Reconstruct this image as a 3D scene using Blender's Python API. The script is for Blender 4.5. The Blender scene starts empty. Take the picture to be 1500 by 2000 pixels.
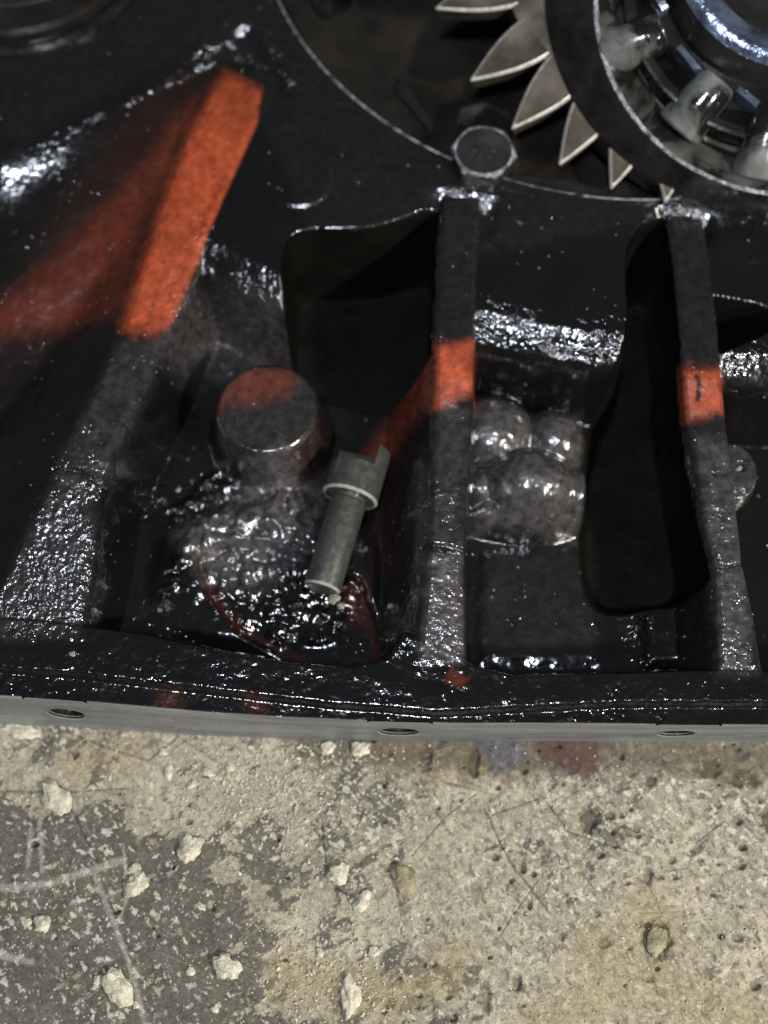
import bpy, math, random
import numpy as np
from mathutils import Vector, Matrix

S = 0.001            # everything below is written in millimetres
sc = bpy.context.scene
COL = sc.collection
random.seed(4)

# ------------------------------------------------------------------ camera, world, lamps
TILT = 21.5
FPX = 2400.0
CAM = np.array([0.0, -100.4, 526.0])
cam_d = bpy.data.cameras.new('camera')
cam = bpy.data.objects.new('camera', cam_d)
COL.objects.link(cam)
cam.location = CAM * S
cam.rotation_euler = (math.radians(TILT), 0, 0)
cam_d.sensor_fit = 'VERTICAL'
cam_d.sensor_height = 24.0
cam_d.lens = 24.0 * FPX / 2000.0
cam_d.clip_start = 0.01
cam_d.clip_end = 50
cam_d.dof.use_dof = True
cam_d.dof.focus_distance = 0.49
cam_d.dof.aperture_fstop = 2.2
sc.camera = cam

world = bpy.data.worlds.new("World")
sc.world = world
world.use_nodes = True
bg = world.node_tree.nodes['Background']
bg.inputs[0].default_value = (0.75, 0.88, 1.0, 1)
bg.inputs[1].default_value = 0.06

def lamp(name, pos, target, power, size, color, size_y=None):
    d = bpy.data.lights.new(name, 'AREA')
    d.energy = power
    d.size = size
    if size_y:
        d.shape = 'RECTANGLE'
        d.size_y = size_y
    d.color = color
    o = bpy.data.objects.new(name, d)
    COL.objects.link(o)
    o.location = pos
    o.rotation_euler = (Vector(target) - Vector(pos)).to_track_quat('-Z', 'Y').to_euler()
    return o
# work lamp low in front and to the right of the housing
lamp('work_lamp', (0.98, -0.66, 1.02), (0.0, 0.08, 0.0), 33.0, 0.09, (1.0, 0.95, 0.87))
# strip lamp hanging behind and left
lamp('ceiling_lamp', (-0.10, -0.42, 1.6), (0.0, 0.15, 0.0), 21.0, 0.17, (0.80, 0.87, 1.0))

sc.view_settings.view_transform = 'Standard'
sc.view_settings.look = 'None'
sc.view_settings.exposure = 0.0
sc.view_settings.gamma = 1.0
sc.cycles.max_bounces = 6
sc.cycles.use_denoising = True

# ------------------------------------------------------------------ projection helpers
_t = math.radians(TILT)
_F = np.array([0, math.sin(_t), -math.cos(_t)])
_U = np.array([0, math.cos(_t), math.sin(_t)])
_R = np.array([1.0, 0, 0])
def ray(px, py):
    return _F + (px - 750) / FPX * _R - (py - 1000) / FPX * _U
def on_plane(px, py, P0, n):
    d = ray(px, py)
    return CAM + d * (np.dot(P0 - CAM, n) / np.dot(d, n))
def at(px, py, z):
    return on_plane(px, py, np.array([0, 0, float(z)]), np.array([0, 0, 1.0]))
def poly(pts, z):
    out = []
    for p in pts:
        zz = p[2] if len(p) > 2 else z
        out.append(at(p[0], p[1], zz)[:2])
    return np.array(out)
def px_scale(px, py, z):
    return np.linalg.norm(at(px + 1, py, z) - at(px, py, z))

# ------------------------------------------------------------------ numpy noise and shape fields
def perlin(x, y, scale, seed):
    rng = np.random.RandomState(seed)
    N = 256
    ang = rng.rand(N, N) * 2 * np.pi
    gx, gy = np.cos(ang), np.sin(ang)
    u, v = x / scale + 511.3, y / scale + 377.7
    i, j = np.floor(u).astype(int), np.floor(v).astype(int)
    fu, fv = u - i, v - j
    def g(di, dj):
        a, b = (i + di) % N, (j + dj) % N
        return gx[a, b] * (fu - di) + gy[a, b] * (fv - dj)
    su, sv = fu * fu * fu * (fu * (fu * 6 - 15) + 10), fv * fv * fv * (fv * (fv * 6 - 15) + 10)
    a = g(0, 0) * (1 - su) + g(1, 0) * su
    b = g(0, 1) * (1 - su) + g(1, 1) * su
    return (a * (1 - sv) + b * sv) * 1.5
def fbm(x, y, scale, seed, octaves=4, gain=0.5):
    r = 0; amp = 1.0; tot = 0
    for k in range(octaves):
        r = r + amp * perlin(x, y, scale / 2 ** k, seed + 17 * k)
        tot += amp; amp *= gain
    return r / tot
def sstep(a, b, x):
    t = np.clip((x - a) / (b - a), 0, 1)
    return t * t * (3 - 2 * t)
def sdf(P, X, Y):
    """signed distance to polygon P (negative inside)"""
    d2 = np.full(X.shape, 1e12)
    inside = np.zeros(X.shape, bool)
    n = len(P)
    for k in range(n):
        ax, ay = P[k]; bx, by = P[(k + 1) % n]
        ex, ey = bx - ax, by - ay
        L = ex * ex + ey * ey + 1e-12
        t = np.clip(((X - ax) * ex + (Y - ay) * ey) / L, 0, 1)
        d2 = np.minimum(d2, (X - ax - t * ex) ** 2 + (Y - ay - t * ey) ** 2)
        c = (ay > Y) != (by > Y)
        if abs(ey) > 1e-9:
            inside ^= c & (X < ex * (Y - ay) / ey + ax)
    d = np.sqrt(d2)
    return np.where(inside, -d, d)
def blur(a, n):
    for ax in (0, 1, 0, 1):
        p = np.concatenate([np.repeat(np.take(a, [0], ax), n, ax), a, np.repeat(np.take(a, [-1], ax), n, ax)], ax)
        c = np.cumsum(p, ax)
        c = np.concatenate([np.zeros_like(np.take(c, [0], ax)), c], ax)
        L = a.shape[ax]
        a = (np.take(c, range(2 * n + 1, 2 * n + 1 + L), ax) - np.take(c, range(0, L), ax)) / (2 * n + 1)
    return a
def line_d(P, X, Y):
    d2 = np.full(X.shape, 1e12)
    for k in range(len(P) - 1):
        ax, ay = P[k]; bx, by = P[k + 1]
        ex, ey = bx - ax, by - ay
        L = ex * ex + ey * ey + 1e-12
        t = np.clip(((X - ax) * ex + (Y - ay) * ey) / L, 0, 1)
        d2 = np.minimum(d2, (X - ax - t * ex) ** 2 + (Y - ay - t * ey) ** 2)
    return np.sqrt(d2)
def smax(a, b, k):
    h = np.clip(0.5 + 0.5 * (a - b) / k, 0, 1)
    return b * (1 - h) + a * h + k * h * (1 - h)
def fit_circle(Q):
    Q = np.array(Q)
    A = np.c_[2 * Q, np.ones(len(Q))]
    s = np.linalg.lstsq(A, (Q ** 2).sum(1), rcond=None)[0]
    return s[:2], math.sqrt(s[2] + s[0] ** 2 + s[1] ** 2)

# ------------------------------------------------------------------ object helpers
def tag(o, label=None, cat=None, group=None, kind=None):
    if label: o['label'] = label
    if cat: o['category'] = cat
    if group: o['group'] = group
    if kind: o['kind'] = kind
    return o
def empty(name, loc=(0, 0, 0)):
    o = bpy.data.objects.new(name, None)
    o.empty_display_size = 0.01
    o.location = Vector(loc) * S
    COL.objects.link(o)
    return o
def link(name, me, mat, parent=None):
    o = bpy.data.objects.new(name, me)
    COL.objects.link(o)
    if mat: me.materials.append(mat)
    if parent:
        o.parent = parent
        o.matrix_parent_inverse = Matrix.Translation(-parent.location)
    return o
def mesh_np(name, V, faces, mat, parent=None, attrs=None, smooth=True):
    """V (n,3) mm, faces (m,4) or list"""
    me = bpy.data.meshes.new(name)
    V = np.asarray(V, float) * S
    if isinstance(faces, np.ndarray):
        m, k = faces.shape
        me.vertices.add(len(V)); me.loops.add(m * k); me.polygons.add(m)
        me.vertices.foreach_set('co', V.astype(np.float32).ravel())
        me.loops.foreach_set('vertex_index', faces.astype(np.int32).ravel())
        me.polygons.foreach_set('loop_start', (np.arange(m) * k).astype(np.int32))
        me.polygons.foreach_set('loop_total', np.full(m, k, np.int32))
        me.update(calc_edges=True)
    else:
        me.from_pydata([tuple(v) for v in V], [], faces)
        me.update()
    me.polygons.foreach_set('use_smooth', np.full(len(me.polygons), smooth))
    if attrs:
        for an, arr in attrs.items():
            a = me.color_attributes.new(an, 'FLOAT_COLOR', 'POINT')
            c = np.ones((len(V), 4), np.float32); c[:, :arr.shape[1]] = arr
            a.data.foreach_set('color', c.ravel())
    return link(name, me, mat, parent)
def loft(name, rings, mat, parent=None, cap0=False, cap1=False, closed=True, smooth=True, sharp=32):
    """rings: list of (n,3) arrays"""
    n = len(rings[0])
    V = np.concatenate(rings)
    F = []
    for r in range(len(rings) - 1):
        for k in range(n if closed else n - 1):
            a = r * n + k; b = r * n + (k + 1) % n
            F.append((a, b, b + n, a + n))
    if cap0: F.append(tuple(range(n))[::-1])
    if cap1: F.append(tuple(range((len(rings) - 1) * n, len(rings) * n)))
    o = mesh_np(name, V, F, mat, parent, smooth=smooth)
    if smooth:
        o.data.set_sharp_from_angle(angle=math.radians(sharp))
    return o
def frame(n):
    n = np.array(n, float); n /= np.linalg.norm(n)
    e1 = np.cross([0, 1.0, 0], n)
    if np.linalg.norm(e1) < 1e-3: e1 = np.array([1.0, 0, 0])
    e1 /= np.linalg.norm(e1)
    return e1, np.cross(n, e1), n
def circ(c, r, n=(0, 0, 1), seg=96, a0=0.0):
    e1, e2, n = frame(n)
    a = np.linspace(0, 2 * np.pi, seg, endpoint=False) + a0
    return np.asarray(c) + r * (np.cos(a)[:, None] * e1 + np.sin(a)[:, None] * e2)

# ------------------------------------------------------------------ materials
class N:
    def __init__(s, name):
        s.m = bpy.data.materials.new(name); s.m.use_nodes = True
        s.nt = s.m.node_tree; s.b = s.nt.nodes['Principled BSDF']
        s.tc = s.nt.nodes.new('ShaderNodeTexCoord').outputs['Object']
    def n(s, t, **kw):
        x = s.nt.nodes.new(t)
        for k, v in kw.items(): setattr(x, k, v)
        return x
    def lk(s, a, b): s.nt.links.new(a, b)
    def inp(s, sock, v):
        if hasattr(v, 'links'): s.lk(v, sock)
        else: sock.default_value = v
    def noise(s, scale, detail=4, rough=0.55, dist=0.0, vec=None):
        x = s.n('ShaderNodeTexNoise')
        x.inputs['Scale'].default_value = scale; x.inputs['Detail'].default_value = detail
        x.inputs['Roughness'].default_value = rough; x.inputs['Distortion'].default_value = dist
        s.lk(vec or s.tc, x.inputs['Vector'])
        return x.outputs['Fac']
    def voro(s, scale, feature='F1', vec=None):
        x = s.n('ShaderNodeTexVoronoi', feature=feature)
        x.inputs['Scale'].default_value = scale
        s.lk(vec or s.tc, x.inputs['Vector'])
        return x.outputs['Distance']
    def mapping(s, scale=(1, 1, 1), rot=(0, 0, 0)):
        x = s.n('ShaderNodeMapping'); x.inputs['Scale'].default_value = scale; x.inputs['Rotation'].default_value = rot
        s.lk(s.tc, x.inputs['Vector']); return x.outputs[0]
    def rng(s, v, a, b, c=0.0, d=1.0):
        x = s.n('ShaderNodeMapRange'); s.inp(x.inputs[0], v)
        for i, q in enumerate((a, b, c, d)): s.inp(x.inputs[i + 1], q)
        return x.outputs[0]
    def math(s, op, a, b=0.0):
        x = s.n('ShaderNodeMath', operation=op); s.inp(x.inputs[0], a); s.inp(x.inputs[1], b); return x.outputs[0]
    def mix(s, f, a, b):
        x = s.n('ShaderNodeMix', data_type='RGBA'); s.inp(x.inputs[0], f)
        for i, q in ((6, a), (7, b)):
            if isinstance(q, tuple): x.inputs[i].default_value = (*q, 1)
            else: s.lk(q, x.inputs[i])
        return x.outputs[2]
    def attr(s, name):
        x = s.n('ShaderNodeVertexColor'); x.layer_name = name
        y = s.n('ShaderNodeSeparateColor'); s.lk(x.outputs[0], y.inputs[0])
        return y.outputs
    def bump(s, h, strength, dist, prev=None):
        x = s.n('ShaderNodeBump'); s.inp(x.inputs['Strength'], strength); x.inputs['Distance'].default_value = dist
        s.lk(h, x.inputs['Height'])
        if prev is not None: s.lk(prev, x.inputs['Normal'])
        return x.outputs[0]
    def out(s, color=None, rough=None, metal=None, normal=None, spec=None, coat=None):
        I = s.b.inputs
        if color is not None:
            if isinstance(color, tuple): I['Base Color'].default_value = (*color, 1)
            else: s.lk(color, I['Base Color'])
        if rough is not None: s.inp(I['Roughness'], rough)
        if metal is not None: s.inp(I['Metallic'], metal)
        if normal is not None: s.lk(normal, I['Normal'])
        if spec is not None: s.inp(I['Specular IOR Level'], spec)
        if coat is not None: s.inp(I['Coat Weight'], coat); I['Coat Roughness'].default_value = 0.1
        return s.m

def mat_casting():
    s = N('oily_cast_iron')
    r, g, b = s.attr('paint')
    big = s.noise(60, 5, 0.6)
    fine = s.noise(900, 3, 0.6)
    mid = s.noise(260, 4, 0.6)
    streak = s.noise(70, 6, 0.7, 1.2, vec=s.mapping((1.0, 0.45, 1.0), (0, 0, 0.4)))
    # lit bands and worn patches painted orange over the black oil, the film breaking up into specks at its edge
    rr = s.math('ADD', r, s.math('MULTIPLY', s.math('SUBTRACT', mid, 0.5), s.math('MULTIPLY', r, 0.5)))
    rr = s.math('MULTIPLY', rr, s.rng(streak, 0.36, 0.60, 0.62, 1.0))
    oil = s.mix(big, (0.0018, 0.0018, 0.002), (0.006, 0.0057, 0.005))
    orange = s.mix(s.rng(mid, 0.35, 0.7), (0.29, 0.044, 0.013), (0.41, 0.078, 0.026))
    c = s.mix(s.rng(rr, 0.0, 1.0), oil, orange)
    pock = s.math('MULTIPLY', s.math('LESS_THAN', s.voro(260), 0.13), s.math('GREATER_THAN', s.noise(90, 2), 0.5))
    c = s.mix(s.math('MULTIPLY', pock, 0.8), c, (0.02, 0.012, 0.008))
    haze_dust = s.mix(s.rng(mid, 0.3, 0.7), (0.035, 0.032, 0.031), (0.10, 0.09, 0.088))
    c = s.mix(s.math('MULTIPLY', b, s.rng(mid, 0.3, 0.6, 0.6, 0.95)), c, haze_dust)
    # tiny bright specks of grit
    sp = s.n('ShaderNodeTexVoronoi'); sp.inputs['Scale'].default_value = 230
    s.lk(s.tc, sp.inputs['Vector'])
    speck = s.math('MULTIPLY', s.math('LESS_THAN', sp.outputs['Distance'], 0.085), s.math('GREATER_THAN', s.noise(45, 2), 0.56))
    c = s.mix(s.math('MULTIPLY', speck, 0.75), c, (0.36, 0.33, 0.27))
    rough = s.rng(s.noise(120, 4), 0.3, 0.7, 0.20, 0.10)
    rough = s.math('ADD', rough, s.math('MULTIPLY', r, 0.34))
    rough = s.math('ADD', rough, s.math('MULTIPLY', b, 0.10))
    # wet film: smooth swells everywhere, blisters and droplets where the skin is lumpy
    patch = s.rng(s.noise(75, 4, 0.65), 0.40, 0.60, 0.12, 1.0)
    gg = s.math('MULTIPLY', g, patch)
    h1 = s.noise(330, 2.5, 0.55, 0.6)
    h2 = s.voro(560, 'SMOOTH_F1')
    nrm = s.bump(s.noise(110, 2, 0.5), 0.35, 0.0016)
    nrm = s.bump(h1, s.rng(gg, 0, 1, 0.03, 1.0), 0.0016, nrm)
    nrm = s.bump(h2, s.rng(gg, 0.1, 1, 0.0, 0.8), 0.0008, nrm)
    drops = s.rng(s.voro(300), 0.0, 0.22, 1.0, 0.0)
    nrm = s.bump(drops, s.math('MULTIPLY', s.rng(g, 0.0, 0.5, 0.5, 0.5), s.rng(s.noise(38, 3), 0.5, 0.62, 0.0, 1.0)), 0.0007, nrm)
    return s.out(c, rough, 0.0, nrm, s.rng(r, 0, 1, 1.0, 0.35))
def mat_simple(name, ca, cb, rough, metal, scale=200, bump=0.2, dist=0.0004, spec=0.5, stretch=None, rvar=0.12):
    s = N(name)
    v = s.mapping(stretch) if stretch else None
    n1 = s.noise(scale, 5, 0.6, vec=v)
    n2 = s.noise(scale * 4, 3, 0.6, vec=v)
    c = s.mix(s.rng(n1, 0.3, 0.7), ca, cb)
    return s.out(c, s.rng(n1, 0.3, 0.7, rough - rvar, rough + rvar), metal, s.bump(n2, bump, dist), spec)

M_cast = mat_casting()
M_shadow = mat_simple('painted_shadow_black', (0.0025, 0.0025, 0.0022), (0.006, 0.0055, 0.004), 0.55, 0.0, 60, 0.4, 0.001, 0.08)  # near-black colour for the shadow recesses
def mat_face():
    s = N('machined_flange_face')
    v = s.mapping((0.35, 1, 2.0))
    n1 = s.noise(45, 6, 0.65, 0.6, vec=v)
    n2 = s.noise(420, 4, 0.6)
    c = s.mix(s.rng(n1, 0.38, 0.66), (0.17, 0.175, 0.185), (0.30, 0.305, 0.31))
    c = s.mix(s.rng(s.noise(30, 6, 0.7), 0.62, 0.74), c, (0.07, 0.065, 0.06))
    mill = s.noise(500, 3, 0.6, vec=s.mapping((0.04, 1, 1.6)))
    c = s.mix(s.rng(s.noise(160, 4, 0.7, 0.8, vec=s.mapping((0.15, 1, 1.3), (0, 0.5, 0))), 0.60, 0.72), c, (0.42, 0.42, 0.43))
    return s.out(c, s.rng(n2, 0.3, 0.7, 0.32, 0.58), 0.35, s.bump(mill, 0.5, 0.0004, s.bump(n2, 0.35, 0.0003)), 0.5)
M_face = mat_face()
M_gear = mat_simple('oily_gear_steel', (0.045, 0.037, 0.026), (0.10, 0.082, 0.057), 0.36, 0.35, 60, 0.15)
M_edge = mat_simple('painted_edge_glint', (0.32, 0.30, 0.26), (0.55, 0.53, 0.48), 0.34, 0.25, 300, 0.2)  # pale colour stands for the glint along the bevels
M_collar = mat_simple('oily_dark_collar', (0.010, 0.009, 0.008), (0.028, 0.024, 0.021), 0.3, 0.3, 90, 0.55, 0.0006)
M_blackoil = mat_simple('black_oily_steel', (0.006, 0.006, 0.006), (0.02, 0.019, 0.017), 0.2, 0.2, 50, 0.35, 0.0006)
M_cover = mat_simple('oily_retainer_plate', (0.005, 0.0045, 0.004), (0.024, 0.020, 0.016), 0.24, 0.15, 28, 0.3, 0.001)
M_bolt = mat_simple('oily_bolt_steel', (0.02, 0.02, 0.021), (0.07, 0.068, 0.062), 0.2, 0.5, 70, 0.4, 0.0006)
M_rim = mat_simple('worn_collar_edge', (0.02, 0.02, 0.02), (0.55, 0.57, 0.60), 0.24, 0.5, 260, 1.0, 0.0012)
def mat_smeared(name, bright, rough, metal, lo, hi, scale=42):
    m = N(name)
    n1 = m.noise(scale, 5, 0.65, 1.0)
    k = m.rng(n1, lo, hi)
    c = m.mix(k, (0.008, 0.008, 0.007), bright)
    n2 = m.noise(scale * 6, 3, 0.6)
    return m.out(c, m.rng(k, 0, 1, 0.12, rough), m.math('MULTIPLY', k, metal), m.bump(n2, 0.35, 0.0005, m.bump(n1, 0.4, 0.0012)), 0.8)
M_roller = mat_smeared('oily_roller', (0.30, 0.305, 0.285), 0.36, 0.4, 0.40, 0.66, 26)
M_track = mat_smeared('oily_bearing_track', (0.12, 0.12, 0.105), 0.34, 0.4, 0.42, 0.62, 30)
M_race = mat_simple('race_blue_reflection', (0.015, 0.018, 0.026), (0.26, 0.32, 0.44), 0.22, 0.7, 60, 0.9, 0.0006)  # blue of the reflection put into the base colour
M_pin = mat_simple('turned_pin_steel', (0.08, 0.081, 0.069), (0.12, 0.122, 0.104), 0.33, 0.65, 300, 0.25, 0.0003, rvar=0.08)
M_pin_edge = mat_simple('bright_pin_chamfer', (0.5, 0.5, 0.45), (0.7, 0.7, 0.64), 0.3, 0.6, 300, 0.1)
def mat_chip():
    s = N('crumbled_concrete')
    n1 = s.noise(320, 5, 0.65)
    c = s.mix(s.rng(n1, 0.35, 0.68), (0.28, 0.25, 0.17), (0.66, 0.61, 0.47))
    return s.out(c, 0.85, 0.0, s.bump(s.noise(900, 4, 0.65), 0.9, 0.0007), 0.3)
M_chip = mat_chip()
M_sludge = mat_simple('tan_sludge_crumb', (0.10, 0.095, 0.07), (0.30, 0.28, 0.20), 0.5, 0.0, 500, 0.8, 0.0006)

# ------------------------------------------------------------------ the concrete floor
def floor_field(X, Y):
    """height and colour weights of the concrete"""
    big = fbm(X, Y, 70, 11, 5, 0.6)
    med = fbm(X, Y, 18, 21, 5, 0.62)
    fin = fbm(X, Y, 4, 31, 4, 0.6)
    # elongated diagonal trowel streaks
    a = math.radians(35)
    Xr, Yr = X * math.cos(a) + Y * math.sin(a), -X * math.sin(a) + Y * math.cos(a)
    st = fbm(Xr / 3.5, Yr, 5, 41, 4, 0.6)
    # film of dark worn skin: thick at the lower left
    cov = 0.36 + 0.52 * sstep(45, -120, X + 0.3 * Y) * sstep(-18, -66, Y + 0.22 * (X + 60)) - 0.12 * sstep(-60, 90, X)
    skin = sstep(-0.10, 0.14, cov * 1.25 - 0.66 + 0.9 * big + 0.65 * med + 0.50 * st + 0.22 * fin)
    z = 0.35 * big + 0.22 * med + 0.16 * fin * (1 - 0.6 * skin) + 0.10 * st + 0.25 * skin
    # pits
    pit = np.zeros_like(X)
    for (px, py, rx, ry, dep) in [(1152, 1600, 26, 30, 1), (1190, 1594, 12, 9, .8), (1235, 1622, 20, 12, .6), (1283, 1835, 28, 42, 1),
                                  (1500, 1600, 14, 24, 1), (1450, 1520, 34, 20, .8), (1272, 1527, 12, 14, .7), (1010, 1918, 10, 16, .6),
                                  (945, 1945, 16, 30, .7), (1020, 1697, 9, 9, .8), (968, 1674, 10, 8, .7), (1035, 1770, 6, 8, .8),
                                  (925, 1740, 20, 24, .5), (1450, 1655, 10, 7, .7), (770, 1695, 22, 20, .8), (818, 1540, 18, 26, .5),
                                  (1265, 1712, 12, 18, .7), (760, 1960, 12, 12, .5), (1440, 1830, 14, 10, .6), (830, 1480, 16, 30, .7),
                                  (925, 1488, 14, 34, .7), (1385, 1500, 26, 22, .7), (1475, 1925, 12, 10, .8), (1180, 1840, 20, 12, .5)]:
        c = at(px, py, 0); k = px_scale(px, py, 0)
        q = np.hypot((X - c[0]) / (rx * k), (Y - c[1]) / (ry * k)) + 0.35 * fin + 0.2 * med
        w = sstep(1.15, 0.45, q) * dep
        pit = np.maximum(pit, w)
    # small random pits, denser at the right
    rng = np.random.RandomState(5)
    for k in range(230):
        cx, cy = rng.uniform(-160, 170), rng.uniform(-118, 4)
        if rng.rand() > 0.25 + 0.75 * (cx + 160) / 330: continue
        r = rng.uniform(0.5, 1.7) ** 1.2; e = rng.uniform(0.5, 1)
        i0 = np.abs(X - cx) < 4; i0 &= np.abs(Y - cy) < 4
        q = np.hypot((X[i0] - cx) / r, (Y[i0] - cy) / (r * e)) + 1.1 * fin[i0] + 0.5 * st[i0]
        pit[i0] = np.maximum(pit[i0], sstep(1.2, 0.4, q) * rng.uniform(0.3, 0.85))
    z = z - 2.4 * pit
    # scratches
    scr = np.zeros_like(X); lite = np.zeros_like(X)
    S1 = [([(945, 1580), (1000, 1690), (1075, 1785)], .45), ([(1055, 1550), (1110, 1625), (1270, 1675)], .3), ([(960, 1592), (1050, 1560)], .3),
          ([(1360, 1645), (1415, 1603)], .3), ([(130, 1430), (200, 1457), (290, 1485), (345, 1440)], .35), ([(345, 1435), (420, 1485)], .25),
          ([(628, 1605), (635, 1680), (655, 1735), (700, 1755)], .4), ([(110, 1530), (150, 1600), (175, 1655)], .25), ([(805, 1670), (870, 1595), (930, 1550)], .25),
          ([(860, 1525), (960, 1550)], .25), ([(1050, 1720), (1000, 1790), (975, 1830)], .25), ([(0, 1545), (120, 1548), (250, 1540)], .3), ([(1290, 1640), (1180, 1600)], .2)]
    for pts, w in S1:
        d = line_d(poly(pts, 0), X + 0.5 * med, Y + 0.5 * med)
        scr = np.maximum(scr, sstep(w * 1.6, w * 0.4, d) * sstep(-0.5, 0.1, fin + 0.3))
    rng = np.random.RandomState(9)
    for k in range(150):
        cx, cy, an, ln = rng.uniform(-150, 165), rng.uniform(-116, 0), rng.choice([0.6, 2.2, 0.2, 1.9, 2.6]) + rng.normal() * 0.2, rng.uniform(4, 26)
        m = (np.abs(X - cx) < ln + 1) & (np.abs(Y - cy) < ln + 1)
        P = [(cx - ln / 2 * math.cos(an), cy - ln / 2 * math.sin(an)), (cx + ln / 2 * math.cos(an), cy + ln / 2 * math.sin(an))]
        d = line_d(P, X[m], Y[m]); w = rng.uniform(0.12, 0.25)
        v = sstep(w * 1.8, w * 0.4, d) * rng.uniform(.3, .8)
        if rng.rand() < 0.55: scr[m] = np.maximum(scr[m], v)
        else: lite[m] = np.maximum(lite[m], v)
    for pts, w in [([(185, 1700), (215, 1790), (245, 1860), (285, 1995)], 1.1), ([(0, 1735), (100, 1725), (180, 1700), (240, 1680)], 1.6), ([(75, 1600), (85, 1700)], 1.0), ([(60, 1620), (55, 1690)], 1),
                   ([(300, 1710), (210, 1750)], .8), ([(240, 1650), (250, 1750), (230, 1800)], .7), ([(0, 1865), (60, 1880)], 1.5)]:
        d = line_d(poly(pts, 0), X + 1.2 * med, Y + 1.2 * med)
        lite = np.maximum(lite, sstep(w * 1.5, w * 0.3, d + 0.5 * fin) * 0.8)
    z = z - 0.45 * scr
    return z, skin, pit, scr, lite, big, med, fin, st
def build_floor():
    x = np.arange(-195, 200, 0.42); y = np.arange(-135, 16, 0.42)
    X, Y = np.meshgrid(x, y)
    z, skin, pit, scr, lite, big, med, fin, st = floor_field(X, Y)
    edge = np.minimum(np.minimum(X - x[0], x[-1] - X), np.minimum(Y - y[0], y[-1] - Y))
    z = z * sstep(0, 4, edge)
    nx, ny = len(x), len(y)
    stain = np.zeros_like(X)                      # oily brown / olive stains
    for pts, w in [([(1170, 1860), (1330, 1940), (1420, 1980)], 22), ([(1255, 1760), (1290, 1850)], 12), ([(760, 1480), (860, 1500), (1000, 1490)], 10),
                   ([(900, 1890), (760, 1960), (560, 1900)], 14), ([(1200, 1930), (1100, 1990)], 20), ([(1400, 1500), (1480, 1510)], 10), ([(150, 1490), (250, 1470)], 14)]:
        d = line_d(poly(pts, 0), X, Y)
        stain = np.maximum(stain, sstep(w, w * 0.1, d + 8 * med + 4 * big))
    # blue grey and maroon paint smears at the foot of the housing
    blue = sstep(2.0, -1.0, sdf(poly([(930, 1440), (1015, 1440), (1025, 1480), (990, 1510), (965, 1512), (955, 1480)], 0), X, Y) + 2.5 * fin + 2 * med)
    maroon = sstep(2.0, -1.0, sdf(poly([(1035, 1440), (1170, 1440), (1165, 1500), (1150, 1520), (1110, 1512), (1060, 1480)], 0), X, Y) + 2.5 * fin + 2 * med)
    light = np.array([0.355, 0.312, 0.226]); grey = np.array([0.165, 0.150, 0.118]); dark = np.array([0.062, 0.055, 0.045])
    def rotn(deg, sx, sc_, seed, oc=4):
        a = math.radians(deg)
        return fbm((X * math.cos(a) + Y * math.sin(a)) / sx, -X * math.sin(a) + Y * math.cos(a), sc_, seed, oc, 0.62)
    s1 = rotn(20, 2.2, 3.2, 201); s2 = rotn(-48, 2.6, 2.4, 211); s3 = rotn(70, 2.0, 6.0, 221)
    c = light * (0.86 + 0.5 * med + 0.3 * fin)[..., None]
    # worn grey skin, hard edged and broken
    k = sstep(-0.02, 0.03, 0.55 * s1 + 0.45 * s2 + 0.5 * s3 + 0.75 * big + 0.4 * med + 0.03 + 0.30 * (skin - 0.3))[..., None]
    c = c * (1 - 0.62 * k) + grey * (1 + 0.6 * s3)[..., None] * 0.62 * k
    # dark film at the lower left
    k = sstep(0.26, 0.72, skin + 0.8 * s1 + 0.7 * s2 + 0.5 * s3 - 0.05)[..., None]
    c = c * (1 - 0.80 * k) + dark * (1 + 0.7 * s3 + 0.5 * med)[..., None] * 0.80 * k
    # pale scuffs where the skin is chipped through, and dark flecks
    k = sstep(0.25, 0.30, s2 * 0.7 + 0.45 * fin + 0.45 * s1 + 0.45 * big)[..., None]
    c = c * (1 - 0.7 * k) + np.array([0.50, 0.46, 0.36]) * 0.7 * k
    k = sstep(0.20, 0.245, rotn(-60, 1.8, 2.8, 231, 3))[..., None] * (0.4 + 0.6 * sstep(-60, 60, X))[..., None]
    c = c * (1 - 0.6 * k) + np.array([0.075, 0.066, 0.048]) * 0.6 * k
    warm = np.array([0.31, 0.26, 0.165])
    c = c * (1 - 0.5 * stain[..., None]) + warm * np.array([.8, .75, .6]) * 0.5 * stain[..., None]
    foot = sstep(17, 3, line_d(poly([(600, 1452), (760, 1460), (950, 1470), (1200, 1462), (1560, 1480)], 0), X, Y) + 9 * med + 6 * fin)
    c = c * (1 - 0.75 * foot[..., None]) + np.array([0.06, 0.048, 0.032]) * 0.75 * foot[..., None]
    c = c * (1 - 0.72 * pit[..., None]) + np.array([0.035, 0.028, 0.018]) * 0.72 * pit[..., None]
    c = c * (1 - 0.55 * scr[..., None])
    c = c * (1 - 0.55 * lite[..., None]) + np.array([0.36, 0.34, 0.28]) * 0.55 * lite[..., None]
    c = c * (1 - 0.7 * blue[..., None]) + np.array([0.12, 0.122, 0.14]) * (0.6 + 0.8 * fin[..., None]) * 0.7 * blue[..., None]
    c = c * (1 - 0.8 * maroon[..., None]) + np.array([0.065, 0.034, 0.029]) * 0.8 * maroon[..., None]
    c = np.clip(c, 0.01, 0.9)
    idx = np.arange(nx * ny).reshape(ny, nx)
    F = np.stack([idx[:-1, :-1], idx[:-1, 1:], idx[1:, 1:], idx[1:, :-1]], -1).reshape(-1, 4)
    V = np.stack([X, Y, z], -1).reshape(-1, 3)
    # outer apron, one sheet with the detailed middle: ring of far vertices
    col = c.reshape(-1, 3)
    border = np.concatenate([idx[0, :], idx[1:, -1], idx[-1, -2::-1], idx[-2:0:-1, 0]])
    bx = V[border]
    far = bx.copy(); ctr = np.array([5, -53, 0.0])
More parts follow.
